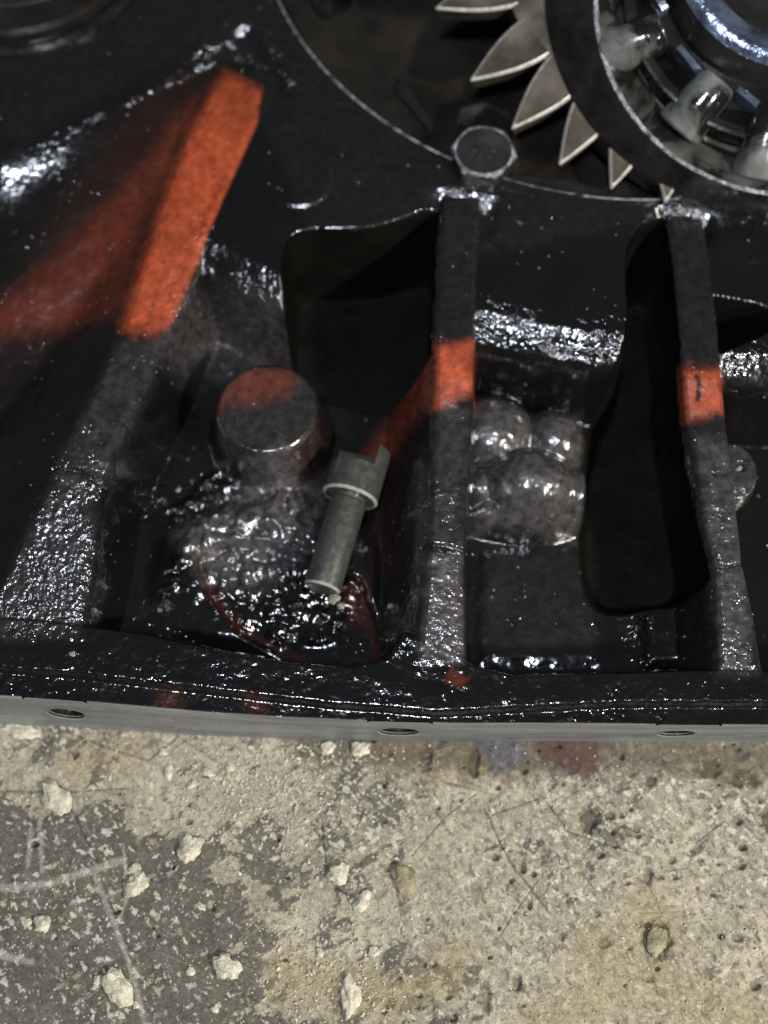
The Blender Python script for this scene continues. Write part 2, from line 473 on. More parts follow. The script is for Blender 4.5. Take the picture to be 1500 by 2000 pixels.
    far = ctr + (bx - ctr) * np.array([14, 30, 1])
    n0 = len(V); nb = len(border)
    near = ctr + (bx - ctr) * np.array([1.02, 1.06, 1])
    rings = [border, np.arange(n0, n0 + nb), np.arange(n0 + nb, n0 + 2 * nb)]
    F2 = [np.stack([p, q, np.roll(q, -1), np.roll(p, -1)], -1) for p, q in zip(rings[:-1], rings[1:])]
    V = np.concatenate([V, near, far]); col = np.concatenate([col, np.tile([[0.25, 0.225, 0.17]], (2 * nb, 1))])
    F = np.concatenate([F] + F2)
    s = N('worn_concrete')
    a = s.n('ShaderNodeVertexColor'); a.layer_name = 'tone'
    n1 = s.noise(1100, 4, 0.7); n2 = s.noise(380, 5, 0.7, 0.4)
    c1 = s.n('ShaderNodeMix', data_type='RGBA', blend_type='MULTIPLY'); c1.inputs[0].default_value = 1.0
    s.lk(a.outputs[0], c1.inputs[6])
    g = s.rng(s.math('ADD', s.math('MULTIPLY', n1, 0.6), s.math('MULTIPLY', n2, 0.6)), 0.4, 0.8, 0.45, 1.5)
    s.lk(g, c1.inputs[7])
    nrm = s.bump(n2, 0.45, 0.0007); nrm = s.bump(n1, 0.4, 0.0004, nrm)
    s.out(c1.outputs[2], s.rng(n2, 0.3, 0.7, 0.6, 0.9), 0.0, nrm, 0.16)
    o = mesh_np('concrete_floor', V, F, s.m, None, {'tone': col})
    tag(o, kind='structure')
    return o
build_floor()

# loose crumbs of concrete
def chip_mesh(name, rx, ry, rz, seed, lv=3):
    import bmesh
    bm = bmesh.new()
    bmesh.ops.create_icosphere(bm, subdivisions=lv, radius=1.0)
    rng = np.random.RandomState(seed)
    ph = rng.rand(6) * 10
    for v in bm.verts:
        p = np.array(v.co)
        k = 1 + 0.22 * math.sin(2.3 * p[0] + ph[0]) * math.sin(2.9 * p[1] + ph[1]) + 0.16 * math.sin(5.1 * p[1] + ph[2] + 3 * p[2]) * math.sin(4.3 * p[0] + ph[3])
        k += 0.10 * math.sin(9 * p[0] + ph[4]) * math.sin(8 * p[1] + ph[5]) + rng.normal() * 0.035
        v.co = Vector((p[0] * rx * k, p[1] * ry * k, max(p[2], -0.35) * rz * (k if p[2] > 0 else 1))) * S
    me = bpy.data.meshes.new(name); bm.to_mesh(me); bm.free()
    me.polygons.foreach_set('use_smooth', np.zeros(len(me.polygons), bool))
    return me
chips = [  # px, py, half width, half height (px), rotation, label
    (112, 1560, 24, 34, -25, 'largest cream concrete chip, hourglass shaped, below the left bolt hole of the flange'),
    (372, 1656, 21, 27, 20, 'cream oval concrete chip alone on the grey floor, right of the touching pair'),
    (266, 1727, 19, 24, 15, 'lower, larger crumb of the touching pair left of the lone oval chip'),
    (263, 1697, 11, 9, 0, 'small round crumb capping the touching pair on the dark floor'),
    (82, 1803, 16, 17, 0, 'three-lobed small concrete crumb on the dark floor at the left edge'),
    (54, 1799, 8, 6, 0, 'tiny crumb just left of the three-lobed crumb near the left edge'),
    (230, 1929, 24, 36, -20, 'large pale chip beside the long pale scratch at the bottom left'),
    (190, 1914, 9, 11, 0, 'small tan crumb left of the large chip by the long scratch'),
    (443, 1888, 23, 27, -30, 'broad tan concrete chip with a dark hollow above it, right of the long scratch'),
    (662, 1706, 19, 20, 10, 'grey white rounded chip at the end of a thin dark scratch in the middle'),
    (708, 1762, 13, 25, 22, 'narrow wedge of pale concrete just below the grey white rounded chip'),
    (683, 1945, 18, 38, 0, 'long upright tan lump at the bottom edge in the olive stained area'),
    (329, 1508, 8, 16, 5, 'slim upright cream chip below a small crumb under the flange'),
    (319, 1468, 9, 8, 0, 'small cream crumb at the bend of the dark crack under the flange'),
    (450, 1497, 11, 10, 30, 'brightest crumb at the top left of the gravelly patch'),
    (406, 1508, 12, 8, 20, 'flat crumb at the left border of the gravelly patch'),
    (375, 1532, 10, 8, 0, 'dull crumb at the lower left border of the gravelly patch'),
    (372, 1897, 9, 8, 0, 'small brownish crumb with a dark rim left of the broad tan chip'),
    (625, 1860, 7, 9, 0, 'small orange tinted crumb right of the broad tan chip'),
    (731, 1858, 11, 9, 0, 'small grey white crumb near the bottom, right of the orange tinted one'),
    (420, 1970, 8, 8, 0, 'small yellowish crumb below the broad tan chip at the bottom'),
    (265, 1962, 7, 8, 0, 'small crumb right of the large chip by the long scratch'),
    (392, 1700 + 70, 11, 7, 30, 'flat pale crumb in the dark floor above the broad tan chip'),
    (42, 1428, 36, 14, 5, 'wide cream patch of crumbled concrete against the foot of the flange at far left'),
    (790, 1722, 22, 36, -15, 'yellowish stone set in a pit in the middle of the concrete'),
    (1284, 1836, 18, 26, 15, 'olive brown stone sunk in a pit at the lower right'),
    (703, 1463, 18, 15, 0, 'white shard of concrete at the foot of the flange near the middle'),
    (640, 1460, 14, 12, 0, 'brown cream lump at the foot of the flange left of the white shard'),
]
for k, (px, py, hw, hh, rot, lab) in enumerate(chips):
    c = at(px, py, 1.5); s_ = px_scale(px, py, 1.5)
    sunk = lab.startswith(('yellowish stone', 'olive brown'))
    rz = 0.55 * min(hw, hh) * s_
    me = chip_mesh('concrete_chip', hw * s_ * 1.05, hh * s_ * 1.05, rz * (0.8 if sunk else 1.0), 100 + k, 3 if hw > 14 else 2)
    o = link('sunken_stone' if sunk else 'concrete_chip', me, M_chip)
    o.location = Vector((c[0], c[1], 0.6 * rz * (0.2 if sunk else 1))) * S
    o.rotation_euler = (0, 0, math.radians(-rot))
    tag(o, lab, 'stone' if sunk else 'concrete chip', 'loose chips of concrete on the floor')
M_stone = mat_simple('olive_stone', (0.10, 0.085, 0.045), (0.32, 0.28, 0.16), 0.6, 0.0, 150, 0.8, 0.001)
for o in list(COL.objects):
    if o.name.startswith('sunken_stone'): o.data.materials[0] = M_stone

def build_grit():
    rng = np.random.RandomState(12)
    V = []; F = []
    base = np.array([(1, 0, 0), (-1, 0, 0), (0, 1, 0), (0, -1, 0), (0, 0, 1), (.6, .6, .6), (-.6, .5, .55), (.5, -.6, .5), (-.6, -.6, .5), (0, 0, -.5)], float)
    tri = [(0, 2, 5), (2, 1, 6), (1, 3, 8), (3, 0, 7), (5, 2, 4), (2, 6, 4), (6, 1, 4), (1, 8, 4), (8, 3, 4), (3, 7, 4), (7, 0, 4), (0, 5, 4), (0, 9, 2), (2, 9, 1), (1, 9, 3), (3, 9, 0)]
    def put(px, py, r):
        c = at(px, py, 0.2)
        a = rng.uniform(0, 6.28); q = base * (1 + 0.35 * rng.randn(10, 1)) * np.array([r, r * rng.uniform(.5, 1), r * 0.6])
        x = q[:, 0] * math.cos(a) - q[:, 1] * math.sin(a); y = q[:, 0] * math.sin(a) + q[:, 1] * math.cos(a)
        n = len(V)
        V.extend(np.c_[x + c[0], y + c[1], q[:, 2] + 0.35]); F.extend([(i + n, j + n, k + n) for i, j, k in tri])
    for k in range(1500):      # gravelly patch under the middle of the flange
        px, py = 540 + rng.randn() * 125, 1540 + rng.randn() * 62
        if py < 1450 or not (330 < px < 790): continue
        put(px, py, abs(rng.randn()) * 0.28 + 0.22 + (0.5 if rng.rand() < 0.05 else 0))
    for k in range(900):
        px, py = rng.uniform(-10, 800), rng.uniform(1440, 2010)
        put(px, py, abs(rng.randn()) * 0.22 + 0.16 + (0.45 if rng.rand() < 0.04 else 0))
    for k in range(500):
        px, py = rng.uniform(780, 1510), rng.uniform(1450, 2010)
        put(px, py, abs(rng.randn()) * 0.2 + 0.16 + (0.3 if rng.rand() < 0.03 else 0))
    for k in range(500):
        px, py = 640 + rng.randn() * 90, 1900 + rng.randn() * 70
        put(px, py, abs(rng.randn()) * 0.3 + 0.2)
    o = mesh_np('concrete_grit', np.array(V), np.array(F), M_chip, None, smooth=False)
    tag(o, 'fine pale grit of crumbled concrete scattered over the floor in front of the housing', 'grit', kind='stuff')
build_grit()

# ------------------------------------------------------------------ the housing
ZF = 46.0          # top of the flange
ZP = 66.0          # bearing web
housing = empty('gearbox_housing', (0, 100, 0))
tag(housing, 'oil blackened cast iron gearbox housing with ribs, lit orange bands coloured in and worn paint streaks', 'gearbox housing')

top_edge = poly([(-80, 1352), (0, 1358), (100, 1364), (200, 1372), (400, 1390), (560, 1400), (750, 1408), (900, 1412), (1100, 1412), (1300, 1414), (1600, 1416)], ZF)
bot_edge = poly([(-80, 1408), (0, 1413), (120, 1419), (200, 1424), (400, 1437), (560, 1443), (750, 1447), (900, 1448), (1600, 1449)], 1.0)
BORE_C, BORE_R = fit_circle([at(p[0], p[1], ZP)[:2] for p in [(540, 0), (640, 130), (760, 240), (890, 320), (1150, 380), (1300, 388)]])

def build_housing():
    x = np.arange(-215, 215.1, 0.5)
    nrow = 790
    y0 = np.interp(x, top_edge[:, 0], top_edge[:, 1])
    tt = np.linspace(0, 1, nrow)
    X = np.tile(x, (nrow, 1)); Y = y0 + (398.0 - y0) * tt[:, None]
    n_big = fbm(X, Y, 40, 1, 4); n_med = fbm(X, Y, 9, 2, 4); n_fin = fbm(X, Y, 2.6, 3, 3, 0.6)
    wob = 1.2 * fbm(X, Y, 25, 8, 3) + 0.5 * n_med
    # pockets and web
    plate_edge = poly([(-200, 310), (0, 330), (60, 293), (250, 225), (400, 170), (425, 120), (450, 95), (480, 130), (470, 230), (430, 330), (385, 430), (365, 470), (545, 560), (700, 585),
                       (860, 605), (930, 625), (1070, 655), (1230, 680), (1330, 700), (1450, 712), (1700, 720), (1700, -300), (-400, -300), (-400, 300)], 60)
    dp = sdf(plate_edge, X, Y) + wob * 0.6
    side_left = sstep(-60, -110, X - (Y - 100) * 0.05)           # the wide shallow pocket at the left
    fl = 20 + 1.5 * n_big
    drop_w = 17 + 0 * X
    upper = poly([(-300, 330), (60, 268), (250, 190), (395, 92), (435, 38), (500, 45), (562, 140), (600, 210), (700, 300), (850, 362), (960, 384), (1280, 398), (1400, 418), (1700, 430), (1700, -400), (-400, -400)], 65)
    du = sdf(upper, X, Y) + wob * 0.4
    ends = np.zeros_like(X)
    for px, py, rr in [(910, 388, 16), (1335, 420, 14), (490, 85, 36)]:
        c = at(px, py, 65); ends = np.maximum(ends, sstep(rr * 1.5, rr * 0.7, np.hypot(X - c[0], Y - c[1])))
    web = ZP - 4.5 * sstep(-1.5, 8.5 + 22 * (1 - ends), du)
    leftp = sdf(poly([(-300, -400), (520, -400), (470, 100), (300, 480), (190, 760), (0, 1130), (-300, 1300)], 50), X, Y)
    yl = [at(0, p, zz)[1] for p, zz in ((1130, 20), (900, 26), (650, 40), (450, 51), (300, 60), (200, 62))]
    fl = fl + (np.interp(Y, yl, [0, 6, 20, 31.5, 40, 43]) - 0) * sstep(10, -10, leftp)
    tq = np.clip((dp + 5) / 27.0, 0, 1)
    # first a gentle bank that catches the light, then a steeper fall
    prof = 0.20 * np.clip(tq / 0.5, 0, 1) ** 1.2 + 0.80 * sstep(0.45, 0.95, tq)
    lm = sstep(at(440, 300, 60)[0], at(380, 300, 60)[0], X)
    lm *= sstep(at(0, 420, 60)[1], at(0, 360, 60)[1], Y)
    prof = prof * (1 - lm) + sstep(-2, 16, dp) * lm
    z = web + (fl - web) * prof
    lab = np.where(dp < 3, 1, 2)
    # raised round pad on the web (faint)
    c = at(585, 345, 64)[:2]; d = np.hypot(X - c[0], (Y - c[1])) + 0.6 * n_med
    z += 1.0 * sstep(15.5, 13.8, d) * (dp < 0)
    padring = sstep(2.5, 0, np.abs(d - 14.8)) * (dp < 0)
    # lower ledge behind the flange
    ledge = poly([(-200, 1205, 44), (60, 1215, 44), (270, 1240, 44), (400, 1270, 44), (560, 1298, 44), (690, 1308, 44), (760, 1290, 44), (790, 1240, 44), (905, 1290, 44), (930, 1306, 44), (1000, 1322, 44), (1180, 1318, 44), (1390, 1312, 44), (1700, 1320, 44),
                  (1700, 1600, 44), (-200, 1600, 44)], 44)
    dl = sdf(ledge, X, Y) + wob * 0.3
    zl = ZF + 2.5
    stepline = poly([(-200, 1296), (0, 1306), (150, 1318), (300, 1335), (500, 1360), (650, 1376), (850, 1392), (1000, 1385), (1230, 1374), (1400, 1374), (1700, 1376), (1700, 1700), (-200, 1700)], ZF + 2)
    ds = sdf(stepline, X, Y) + wob * 0.35
    zl = ZF + 2.6 - 2.9 * sstep(1.4, -1.6, ds) + 0.5 * n_med
    zz = zl + (z - zl) * sstep(-1, 7, dl)
    z = np.where(dl < 7, np.where(dp > 0, zz, z), z)
    lab = np.where((dl < 2.5) & (dp > 5), 3, lab)
    # round bottomed recess inside the first pocket
    rec = poly([(392, 1095), (415, 1160), (470, 1225), (560, 1272), (650, 1296), (712, 1292), (735, 1262), (722, 1200), (695, 1140), (640, 1110), (520, 1070), (440, 1070)], 26)
    dr = sdf(rec, X, Y) + wob * 0.4
    px1 = (X > at(250, 1150, 20)[0]) & (X < at(780, 1150, 20)[0]) & (Y < at(500, 900, 20)[1])
    floor1 = sstep(0, 10, sdf(poly([(300, 1010), (240, 1260), (760, 1320), (780, 900), (560, 950)], 22), X, Y) * -1)
    z += px1 * (dp > 5) * (6.0 * sstep(0.5, 4, dr) * sstep(30, 8, dr) * floor1)
    sludge = sstep(6, -2, sdf(poly([(380, 1020), (330, 1130), (420, 1180), (520, 1240), (640, 1240), (690, 1150), (600, 980), (540, 900), (470, 880), (340, 1000)], 24), X, Y) + 4 * n_med) * (dp > 5)
    z += sludge * (1.5 + 3.6 * fbm(X, Y, 8, 61, 2, 0.5) + 0.5 * fbm(X, Y, 2.6, 62, 1))
    # ribs ----------------------------------------------------------------
    def rib(left, right, z_hi, ztab, wl, wr, key, profl=1.0):
        nonlocal z, lab
        P = np.array([at(p[0], p[1], p[2])[:2] for p in left] + [at(p[0], p[1], p[2])[:2] for p in right[::-1]])
        d = sdf(P, X, Y) + 0.25 * wob
        ys = np.array([at(p[0], p[1], p[2])[1] for p in left]); xl = np.array([at(p[0], p[1], p[2])[0] for p in left])
        ysr = np.array([at(p[0], p[1], p[2])[1] for p in right]); xr = np.array([at(p[0], p[1], p[2])[0] for p in right])
        o1 = np.argsort(ys); o2 = np.argsort(ysr)
        mid = 0.5 * (np.interp(Y, ys[o1], xl[o1]) + np.interp(Y, ysr[o2], xr[o2]))
        zt_y = np.array([at(750, p[0], p[1])[1] for p in ztab]); zt_z = np.array([p[1] for p in ztab])
        o3 = np.argsort(zt_y)
        ztop = np.interp(Y, zt_y[o3], zt_z[o3])
        w = np.where(X < mid, wl, wr)
        tq = np.clip(d / w, 0, 1)
        soft = tq * tq * (3 - 2 * tq)
        prof = np.where(X < mid, soft * (1 - profl) + tq * profl, soft)
        # steep sides drop to the pocket
        zr = ztop - (ztop - 14) * prof - 0.9 * sstep(-2.2, 0.3, d) + 0.3 * n_med
        zr = np.where(d > w, -50, zr)
        take = zr > z
        z = smax(zr, z, 1.6) if True else z
        lab = np.where(take & (d < w), key, lab)
        return d, mid, ztop
    r1l = [(430, 125, 63), (395, 210, 63), (350, 330, 61), (298, 480, 59), (245, 630, 57), (185, 760, 57), (117, 908, 56), (60, 1010, 54), (0, 1130, 51), (-60, 1235, 49)]
    r1r = [(512, 160, 63), (497, 240, 63), (455, 340, 61), (405, 460, 59), (365, 560, 57), (325, 650, 57), (275, 760, 57), (195, 925, 56), (185, 1000, 54), (170, 1120, 51), (140, 1240, 49)]
    dr1, mid1, zt1 = rib(r1l, r1r, 58, [(100, 63.5), (300, 62), (500, 59.5), (650, 57), (900, 56.5), (1010, 53), (1130, 48.8), (1240, 45.5)], 78, 16, 4, 0.75)
    r2l = [(868, 395, 60), (856, 480, 59), (850, 640, 58), (850, 780, 57), (846, 900, 56), (838, 1065, 54), (828, 1180, 51), (815, 1300, 48)]
    r2r = [(935, 400, 60), (930, 480, 59), (924, 640, 58), (921, 780, 57), (916, 900, 56), (905, 1075, 54), (905, 1180, 51), (908, 1300, 48)]
    dr2, mid2, zt2 = rib(r2l, r2r, 58, [(380, 64.5), (420, 64.5), (640, 63), (740, 61), (820, 57.5), (900, 56), (1070, 54), (1180, 51), (1300, 48.5)], 26, 5, 5, 0.6)
    r3l = [(1300, 430, 60), (1312, 520, 59), (1322, 640, 58), (1332, 760, 57), (1352, 900, 56), (1378, 1030, 54), (1400, 1105, 53), (1402, 1200, 51), (1405, 1310, 48)]
    r3r = [(1365, 440, 60), (1378, 520, 59), (1392, 640, 58), (1405, 760, 57), (1425, 900, 56), (1440, 1030, 54), (1447, 1095, 53), (1468, 1200, 51), (1487, 1315, 48)]
    dr3, mid3, zt3 = rib(r3l, r3r, 58, [(400, 64.5), (440, 64.5), (640, 63.5), (740, 61.5), (820, 57.5), (900, 56), (1040, 54), (1110, 53), (1310, 48.5)], 14, 7, 6, 0.6)
    # joints cut across the ribs
    ribm = (lab >= 4) & (lab <= 6)
    for pts, zz in ([(95, 912), (150, 918), (200, 945)], 56), ([(820, 1062), (870, 1066), (915, 1076)], 54), ([(1370, 1095), (1415, 1108), (1460, 1097)], 53):
        d = line_d(poly(pts, zz), X, Y + 0.3 * n_fin)
        on = (np.minimum(np.minimum(dr1, dr2), dr3) < 3)
        z -= 1.9 * sstep(0.9, 0.25, d) * on
    # the ear on the third rib, with a small hole
    c = at(1430, 922, 52)[:2]; k = px_scale(1430, 922, 52)
    de = np.hypot(X - c[0], (Y - c[1]) * 0.8)
    ze = 54 - 36 * sstep(50 * k - 1, 50 * k + 3.5, de) - 1.0 * sstep(50 * k - 5, 50 * k - 1, de)
    m = (ze > z) & (de < 50 * k + 3); z = np.where(m, ze, z); lab = np.where(m, 9, lab)
    c2 = at(1443, 915, 52)[:2]; dh = np.hypot(X - c2[0], Y - c2[1])
    z = z - 5 * sstep(2.4, 1.6, dh)
    # round boss
    cb = at(521, 797, 50)[:2]; kb = px_scale(521, 797, 50)
    R = 99 * kb
    db = np.hypot(X - cb[0], Y - cb[1]) + 0.25 * n_med
    zb = 50 - 1.6 * sstep(R - 2.6, R + 0.3, db) ** 2 - 27 * sstep(R - 0.2, R + 6.5, db) + 0.15 * n_med + 0.35 * n_big
    m = (zb > z) & (db < R + 6.6); z = np.where(db < R + 6.6, np.maximum(z, zb), z)
    lab = np.where(m, 7, lab)
    # heap of oily flash below the boss
    c = at(520, 985, 26)[:2]
    z += 5.0 * np.exp(-(((X - c[0]) / 20) ** 2 + ((Y - c[1]) / 13) ** 2)) * (db > R + 2)
    # cast lumps beside the middle rib
    lum = -50 + 0 * X
    for (px, py, rx, ry, zt) in [(966, 830, 78, 70, 45), (1084, 848, 58, 58, 42), (1040, 928, 82, 62, 48.5), (1122, 952, 50, 48, 40), (950, 945, 60, 48, 38), (1025, 985, 112, 46, 38)]:
        c = at(px, py, zt - 4)[:2]; k = px_scale(px, py, zt)
        q = ((X - c[0]) / (rx * k)) ** 2 + ((Y - c[1]) / (ry * k * 1.1)) ** 2 + 0.18 * n_big + 0.10 * n_med
        lum = smax(lum, zt + 0.5 - 9.5 * np.clip(q, 0, 3) ** 1.35, 1.3)
    m = lum > z; z = np.where(m, lum, z); lab = np.where(m & (lab != 5), 8, lab)
    # raised panel at the bottom of the second pocket
    pan = sdf(poly([(940, 1075), (1165, 1070), (1172, 1290), (940, 1290)], 24), X, Y) + wob * 0.3
    z += 1.5 * sstep(3.0, -3.5, pan + 2 * n_med) * (lab == 2)
    pan2 = sdf(poly([(1255, 1165), (1350, 1165), (1365, 1300), (1262, 1300)], 24), X, Y) + wob * 0.3
    z += 5.0 * sstep(4.5, -4.0, pan2 + n_med) * (lab == 2)
    # made-up deep recesses standing in for cast shadows on the web
    shadow_pit = np.zeros_like(X)
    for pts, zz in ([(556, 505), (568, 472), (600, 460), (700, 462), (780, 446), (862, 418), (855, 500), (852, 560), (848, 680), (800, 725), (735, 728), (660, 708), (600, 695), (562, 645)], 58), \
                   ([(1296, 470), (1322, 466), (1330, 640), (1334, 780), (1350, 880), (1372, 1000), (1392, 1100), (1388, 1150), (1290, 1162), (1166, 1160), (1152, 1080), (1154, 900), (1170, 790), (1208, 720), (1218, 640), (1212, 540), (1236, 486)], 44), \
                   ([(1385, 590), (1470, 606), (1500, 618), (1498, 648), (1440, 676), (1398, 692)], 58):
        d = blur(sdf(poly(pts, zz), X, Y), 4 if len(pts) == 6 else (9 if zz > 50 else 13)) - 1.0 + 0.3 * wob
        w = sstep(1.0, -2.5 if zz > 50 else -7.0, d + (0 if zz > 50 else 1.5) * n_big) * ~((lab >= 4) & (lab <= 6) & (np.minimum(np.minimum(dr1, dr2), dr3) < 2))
        shadow_pit = np.maximum(shadow_pit, w)
    z = z * (1 - shadow_pit) + np.minimum(z, 4.0 + n_big) * shadow_pit
    # bore for the bearing retainer
    dbore = np.hypot(X - BORE_C[0], Y - BORE_C[1]) - BORE_R
    z = z - 0.8 * sstep(0.6, 0.0, dbore)
    z = np.where(dbore < 0.2, np.minimum(z, z * sstep(-0.6, 0.2, dbore) + 46 * (1 - sstep(-0.6, 0.2, dbore))), z)
    arc = line_d(poly([(392, 118), (425, 78), (470, 52), (510, 78), (535, 118), (556, 160)], 65), X, Y) + 0.8 * n_med
    z += 1.5 * np.exp(-(arc / 4.2) ** 2)
    arc2 = line_d(poly([(425, 115), (300, 182), (180, 240), (70, 292)], 63), X, Y) + 1.2 * n_med
    z += 0.9 * np.exp(-(arc2 / 2.6) ** 2)
    lb = sstep(at(420, 350, 60)[0], at(300, 350, 60)[0], X) * sstep(at(0, 560, 50)[1], at(0, 430, 50)[1], Y) * sstep(at(0, 190, 60)[1], at(0, 230, 60)[1], Y)
    z = z * (1 - lb) + blur(z, 15) * lb
    # rough casting skin
    gl = np.clip(0.14 + 0.3 * n_big, 0, 1)
    def glow(pts, zz, soft, amt):
        nonlocal gl
        d = sdf(poly(pts, zz), X, Y) + 4 * n_med
        gl = np.maximum(gl, amt * sstep(soft, -soft, d))
    glow([(380, 440), (560, 540), (560, 610), (380, 560)], 50, 3, 1.0)
    glow([(330, 590), (560, 620), (560, 700), (420, 740), (300, 760), (230, 900), (300, 1000), (420, 960), (400, 900), (380, 860)], 30, 8, 0.7)
    glow([(930, 600), (1100, 640), (1240, 650), (1240, 740), (930, 690)], 48, 4, 1.0)
    glow([(1390, 650), (1520, 680), (1520, 740), (1390, 735)], 55, 4, 1.0)
    glow([(420, 60), (500, 40), (560, 130), (540, 180), (470, 110), (425, 112), (300, 178), (100, 270), (90, 262), (290, 160)], 64, 1.2, 0.12)
    glow([(400, 70), (450, 25), (520, 40), (570, 150), (535, 190), (480, 110), (400, 110)], 65, 2, 0.9)
    glow([(860, 360), (960, 370), (960, 420), (860, 410)], 64, 3, 0.9)
    glow([(1280, 400), (1380, 410), (1380, 450), (1290, 440)], 64, 3, 0.9)
    glow([(120, 840), (210, 840), (160, 1250), (-60, 1250)], 52, 4, 1.0)
    glow([(-100, 1230), (300, 1270), (800, 1330), (1600, 1330), (1600, 1450), (-100, 1430)], 46, 3, 0.36)
    glow([(820, 950), (910, 950), (910, 1320), (800, 1320)], 52, 4, 0.6)
    glow([(1350, 850), (1450, 850), (1490, 1320), (1400, 1320)], 52, 4, 0.6)
    glow([(1225, 1170), (1270, 1170), (1280, 1290), (1235, 1290)], 28, 3, 1.0)
    glow([(740, 1180), (800, 1180), (810, 1300), (750, 1300)], 40, 3, 1.0)
    glow([(920, 780), (1140, 780), (1140, 1030), (920, 1020)], 38, 4, 0.0)
    gl = np.where(lab == 8, 0.06 + 0.25 * sstep(36, 33, z), gl)
    gl = np.maximum(gl, 1.0 * sstep(8, 4, arc))
    gl = np.maximum(gl, 0.75 * sstep(4, 1.5, arc2))
    gl = np.maximum(gl, 0.5 * (lab == 9))
    gl = np.maximum(gl, sludge * 0.20)
    glb = gl * (1 - shadow_pit) * sstep(0.5, 3, np.where(dp < 0, 3, 3))
    rough_amp = 0.07 + 0.34 * glb
    z += rough_amp * (0.55 * n_fin + 0.5 * fbm(X, Y, 1.6, 71, 2))
    z += 0.25 * padring * n_fin
    # keep the edge of the flange at the flange face
    # --- paint: r = lit bands painted orange, and worn patches, g = lumpy wet oil, b = dusty grey and painted sheen haze
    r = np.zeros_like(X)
    def lit_or_worn(pts, zz, soft, amt, nz=3.0):  # puts lit bands, and some worn patches, into the colour as orange
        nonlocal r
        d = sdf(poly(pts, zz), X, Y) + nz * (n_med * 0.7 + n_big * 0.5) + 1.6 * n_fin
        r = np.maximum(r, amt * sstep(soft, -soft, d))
    lit_or_worn([(440, 150), (530, 195), (515, 290), (430, 470), (330, 632), (290, 650), (238, 640), (235, 590), (300, 420), (385, 220)], 58, 6.0, 1.0, 3)
    lit_or_worn([(400, 240), (330, 420), (240, 640), (120, 640), (-40, 660), (-80, 640), (60, 560), (170, 470), (280, 380), (350, 290)], 42, 9, 0.42, 4)
    lit_or_worn([(440, 150), (330, 420), (235, 650), (90, 650), (0, 690), (60, 500), (200, 330), (330, 200)], 50, 14, 0.07, 4)
    lit_or_worn([(850, 690), (922, 680), (924, 770), (850, 800), (850, 800)], 57, 4, 0.95, 2)
    lit_or_worn([(848, 700), (848, 800), (770, 850), (690, 905), (715, 830), (790, 745)], 46, 5.5, 0.34, 2)
    lit_or_worn([(1328, 735), (1405, 730), (1412, 805), (1340, 822)], 57, 3.5, 0.85, 2)
    lit_or_worn([(1336, 735), (1340, 830), (1312, 830), (1312, 745)], 50, 3.5, 0.35, 2)
    lit_or_worn([(418, 800), (432, 750), (490, 716), (560, 722), (585, 740), (560, 775), (480, 790)], 50, 5, 0.26, 5)
    lit_or_worn([(560, 900), (630, 830), (635, 930), (600, 975), (560, 970)], 38, 5, 0.05, 4)
    lit_or_worn([(735, 900), (790, 900), (790, 1110), (725, 1100)], 34, 6, 0.03, 4)
    lit_or_worn([(740, 830), (850, 760), (850, 1020), (760, 1000)], 40, 8, 0.015, 4)
    lit_or_worn([(850, 1100), (905, 1100), (905, 1290), (830, 1290)], 52, 6, 0.03, 4)
    lit_or_worn([(880, 1310), (915, 1325), (905, 1345), (870, 1330)], 48, 1.6, 0.22, 3)
    lit_or_worn([(300, 1345), (350, 1345), (350, 1385), (300, 1380)], 46, 3.5, 0.09, 5)
    lit_or_worn([(480, 1358), (520, 1360), (520, 1392), (485, 1390)], 46, 3.0, 0.09, 5)
    lit_or_worn([(670, 1150), (720, 1130), (725, 1230), (680, 1210)], 24, 4, 0.12, 4)
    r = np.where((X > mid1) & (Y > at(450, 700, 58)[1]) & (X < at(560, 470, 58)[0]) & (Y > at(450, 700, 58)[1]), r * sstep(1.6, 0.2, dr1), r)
    r = np.where(X < mid1, r * (1 - 0.45 * sstep(-0.5, 1.8, dr1)), r)  # shaded left wall of the rib painted dimmer than its lit top
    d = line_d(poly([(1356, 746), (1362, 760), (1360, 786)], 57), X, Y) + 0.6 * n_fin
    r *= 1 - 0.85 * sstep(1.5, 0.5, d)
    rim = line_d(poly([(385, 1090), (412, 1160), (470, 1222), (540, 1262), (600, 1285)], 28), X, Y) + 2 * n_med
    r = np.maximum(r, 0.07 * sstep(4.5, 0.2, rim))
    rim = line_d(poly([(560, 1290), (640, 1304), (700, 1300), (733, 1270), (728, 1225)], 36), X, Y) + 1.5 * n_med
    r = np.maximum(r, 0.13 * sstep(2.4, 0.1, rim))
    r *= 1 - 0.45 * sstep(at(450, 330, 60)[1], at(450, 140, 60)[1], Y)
    r *= (1 - shadow_pit)
    g = np.clip(gl, 0, 1) * (1 - shadow_pit * 0.9)
    b = np.zeros_like(X)
    def haze_dust(pts, zz, soft, amt):
        nonlocal b
        d = sdf(poly(pts, zz), X, Y) + 3 * n_med + 2 * n_big
        b = np.maximum(b, amt * sstep(soft, -soft, d))
    haze_dust([(830, 1080), (905, 1080), (908, 1290), (822, 1290)], 51, 3, 0.75)  # sheen haze at the rib foot painted in as grey
    haze_dust([(850, 800), (920, 800), (905, 1080), (835, 1070)], 55, 4, 0.35)
    haze_dust([(1352, 860), (1430, 860), (1480, 1310), (1405, 1310)], 52, 4, 0.6)
    haze_dust([(230, 660), (330, 660), (200, 930), (110, 910)], 57, 4, 0.35)
    haze_dust([(110, 930), (190, 930), (150, 1240), (-50, 1240)], 53, 4, 0.35)
    haze_dust([(330, 590), (560, 620), (560, 690), (400, 720), (300, 760), (250, 850)], 36, 8, 0.45)
    haze_dust([(330, 1040), (560, 900), (640, 960), (600, 1080), (500, 1150), (400, 1130)], 26, 6, 0.8)
